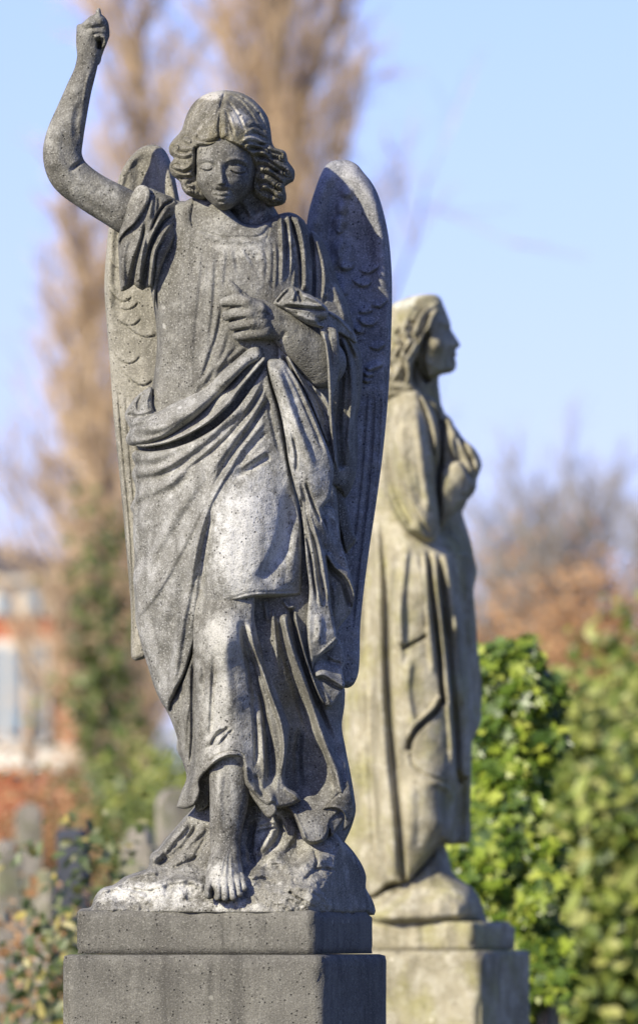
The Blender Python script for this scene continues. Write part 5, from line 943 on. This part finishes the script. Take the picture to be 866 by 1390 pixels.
    for j in range(9):
        q = Vector((rd.uniform(-.08, .03), rd.uniform(.02, .08), 0)); d = Vector((0, 0, 1))
        for s in range(12): e = q+d*.155; st.append((*q, *e, .012, .010)); q = e; d = Vector((rd.gauss(0, .13)-q.x*.6, rd.gauss(0, .06)-q.y, 1)).normalized()
    V, Q = tubes(st, 6); mesh_obj('stem', V, [Q], M['bark'], iv)
    # trees and bushes at the left
    shrub('tall dark ivy-clad trunk rising in front of the poplars', 140, 590, 62, 26, 'leaf_dark', 950, .12, 'ivy_clad_tree', 'tree', ncl=60, crf=.16, shell=.1, depth=1)
    G = 'dark evergreen bushes behind the pale headstones'
    for (px, top, w, d, lab) in [(215, 955, 130, 52, 'broad dark green bush behind the angel skirt'), (118, 1030, 90, 55, 'dark green bush in front of the brick house corner'), (172, 1035, 110, 44, 'dark green bush just behind the pale headstones'), (290, 1000, 120, 60, 'dark green bush hidden mostly by the angel skirt')]:
        shrub(lab, px, top, d, w, 'leaf_hedge' if px == 215 else 'leaf_dark', 5500, .085, 'evergreen_bush', 'bush', G, ncl=80, crf=.24)
    shrub('low variegated bush with yellow leaves left of the rocks', 108, 1092, 18.5, 96, 'leaf_pale', 2600, .04, 'variegated_bush', 'bush', ncl=45, crf=.3, shell=.35)
    shrub('sparse brown bracken at the left edge', 30, 1170, 21, 90, 'leaf_brown', 1500, .035, 'bracken_clump', 'bush', ncl=30, crf=.3)
    shrub('tan leafy winter shrub under the house windows', 36, 985, 40, 200, 'leaf_brown', 5000, .05, 'winter_shrub', 'shrub', ncl=60, crf=.28)
    G = 'pale headstones behind the angel'
    headstone('pale rounded headstone right beside the draped rocks, tallest of the pale ones', 238, 1070, 25, 46, 'stone_grave', 'round', group=G, rz=.25)
    headstone('pale shouldered headstone left of the tallest pale one', 190, 1122, 24, 44, 'stone_grave', 'shouldered', group=G, rz=-.2)
    headstone('dark polished headstone leaning behind the variegated bush', 150, 1122, 21.5, 22, 'slate', 'post', tilt=-.10, rz=.9)
    headstone('tan headstone at the left edge of the picture', 10, 1140, 24, 34, 'stone_grave', 'shouldered', group=G, rz=.3)
    headstone('narrow tan headstone between the bracken and the variegated bush', 66, 1180, 22, 26, 'stone_grave', 'round', group=G, rz=-.3)
    headstone('pale low headstone far left under the house windows', 40, 1090, 33, 36, 'stone_grave', 'round', group=G, rz=.1)
    # brick house
    D = 101.0; k = PX*D/REF; hx = lambda px: (px-433)*k; hz = lambda py: CZ+(HOR-py)*k
    h = empty('brick_house', (hx(128), (D/REF-1)*DIST, 0)); tag(h, 'red brick house with cream bands and a grey roof at the left edge', 'house')
    W = 16.0; ox = hx(128)
    def wall(nm, x0, x1, z0, z1, y0, y1, m, par=None):
        bm = bmesh.new(); bmesh.ops.create_cube(bm, size=1); bmesh.ops.scale(bm, vec=(x1-x0, y1-y0, z1-z0), verts=bm.verts); bmesh.ops.translate(bm, vec=((x0+x1)/2, (y0+y1)/2, (z0+z1)/2), verts=bm.verts)
        return bm_obj(nm, bm, M[m], par or h)
    wl = wall('wall', -W, 0, 0, hz(782), 0, 8, 'brick')
    wall('cornice', -W-.15, .15, hz(790), hz(772), -.25, 8.2, 'render', wl)
    wall('upper_band', -W-.03, .04, hz(836), hz(790)+.005, -.06, 8.05, 'render', wl); wall('lower_band', -W-.03, .04, hz(1046), hz(1012), -.08, 8.05, 'render', wl)
    for x in (6, 46, 92, -40):
        if x < 90:
            f = wall('window', hx(x-12)-ox, hx(x+12)-ox, hz(834), hz(796), -.12, -.02, 'render'); wall('pane', hx(x-9)-ox, hx(x+9)-ox, hz(832), hz(800), -.135, -.10, 'glass', f)
    for x in (22, -62):
        f = wall('window', hx(x-46)-ox, hx(x+46)-ox, hz(1012), hz(868), -.14, -.02, 'render')
        for q in (-30, 0, 30): wall('pane', hx(x+q-11)-ox, hx(x+q+11)-ox, hz(1004), hz(880), -.155, -.12, 'glass', f)
    bm = bmesh.new(); x0, x1 = -W-.3, .3; z = hz(772); zr = hz(700)
    vs_ = [bm.verts.new(c) for c in [(x0, -.4, z), (x1, -.4, z), (x1, 8.4, z), (x0, 8.4, z), (x0+1, 4, zr), (x1-3.4, 4, zr)]]
    for f in [(0, 1, 5, 4), (1, 2, 5), (2, 3, 4, 5), (3, 0, 4), (3, 2, 1, 0)]: bm.faces.new([vs_[i] for i in f])
    rf = bm_obj('roof', bm, M['roof'], h); wall('chimney', -9, -8, zr-1, zr+1.1, 3.4, 4.4, 'brick', rf)
# ================================================================ camera and light
sc = bpy.context.scene
cam = bpy.data.cameras.new('camera'); co = bpy.data.objects.new('camera', cam); col.objects.link(co)
co.location = (0, -DIST, CZ); co.rotation_euler = (math.pi/2, 0, 0)
cam.sensor_fit = 'VERTICAL'; cam.sensor_height = 36; cam.sensor_width = 36*866/1390; cam.lens = 36*DIST/(1390*PX); cam.shift_y = (HOR-695)/1390
cam.clip_end = 3000; cam.dof.use_dof = True; cam.dof.focus_distance = DIST-.08; cam.dof.aperture_fstop = cam.lens/1000/.037
cam.dof.aperture_blades = 9
sc.camera = co
SUN_AZ = 42.0; SUN_EL = 29.0            # the sun stands behind the camera, to its left
w = bpy.data.worlds.new('World'); sc.world = w; w.use_nodes = True
nt = w.node_tree; nt.nodes.clear()
out = nt.nodes.new('ShaderNodeOutputWorld'); bg = nt.nodes.new('ShaderNodeBackground'); sky = nt.nodes.new('ShaderNodeTexSky')
sky.sky_type = 'NISHITA'; sky.sun_disc = False; sky.sun_elevation = math.radians(SUN_EL); sky.sun_rotation = math.radians(180+SUN_AZ)
sky.altitude = 50; sky.air_density = 1.0; sky.dust_density = .5; sky.ozone_density = 8.0
bg.inputs['Strength'].default_value = .112
tc = nt.nodes.new('ShaderNodeTexCoord'); va = nt.nodes.new('ShaderNodeVectorMath'); va.operation = 'ADD'; va.inputs[1].default_value = (0, 0, .02)
nt.links.new(tc.outputs['Generated'], va.inputs[0]); nt.links.new(va.outputs[0], sky.inputs['Vector'])
tint = nt.nodes.new('ShaderNodeMix'); tint.data_type = 'RGBA'; tint.blend_type = 'MULTIPLY'; tint.inputs[0].default_value = 1; tint.inputs[7].default_value = (1.17, .87, 1.12, 1)
nt.links.new(sky.outputs[0], tint.inputs[6]); nt.links.new(tint.outputs[2], bg.inputs[0]); nt.links.new(bg.outputs[0], out.inputs[0])
sd = bpy.data.lights.new('sun', 'SUN'); sd.energy = 4.0; sd.angle = math.radians(.6); sd.color = (1, .92, .75)
so = bpy.data.objects.new('sun', sd); col.objects.link(so); so.location = (-5, -8, 9)
a = math.radians(SUN_AZ); e = math.radians(SUN_EL)
so.rotation_euler = Vector((-math.sin(a)*math.cos(e), -math.cos(a)*math.cos(e), math.sin(e))).to_track_quat('Z', 'Y').to_euler()
vs = sc.view_settings; vs.view_transform = 'Standard'; vs.look = 'None'; vs.gamma = 1; vs.use_curve_mapping = False; vs.exposure = 0.70
sc.cycles.max_bounces = 5
# ================================================================ angel and pedestal
root = empty('angel_statue', place(306, 1295, REF))
tag(root, 'grey stone winged angel with one arm raised, standing barefoot on carved rocks, nearest the viewer', 'statue')
build_angel(M, root)
def px_local(x, F, y=1295): return ((x-306)*PX, -F*PX, (1295-y)*PX)
L1 = 336*PX; L2 = 300*PX
cx = 427.5-168*math.cos(PTH)+150*math.sin(PTH); cf = 165-168*math.sin(PTH)-150*math.cos(PTH)
bm = box_pts(L1, L2, 59*PX, .0035)
x, y, z = px_local(cx, cf); bm_obj('plinth', bm, M['stone_block'], root, (x, y, .0005), -PTH, True)
ped = empty('pedestal', place(306, 1390, REF)+Vector((0, 0, 0)))
ped.location.z = 0
tag(ped, 'stepped grey stone pedestal carrying the winged angel statue', 'pedestal')
ztop = CZ+(HOR-1295)*PX-.0005
for nm, ex, z0, z1 in (('top_slab', 15, ztop-.26, ztop), ('shaft', 2, .32, ztop-.258), ('base_step', 60, .0, .328)):
    bm = box_pts(L1+2*ex*PX, L2+2*ex*PX, z1-z0, .005)
    wx = (cx-306)*PX; wy = -cf*PX
    bm_obj(nm, bm, M['stone_block'], ped, (wx, wy, z0), -PTH, True)
lady = empty('draped_woman_statue', place(585, 1290, D2))
tag(lady, 'mossy ochre statue of a robed woman in profile, hands at her breast, behind the angel', 'statue')
build_lady(M, lady)
build_land()
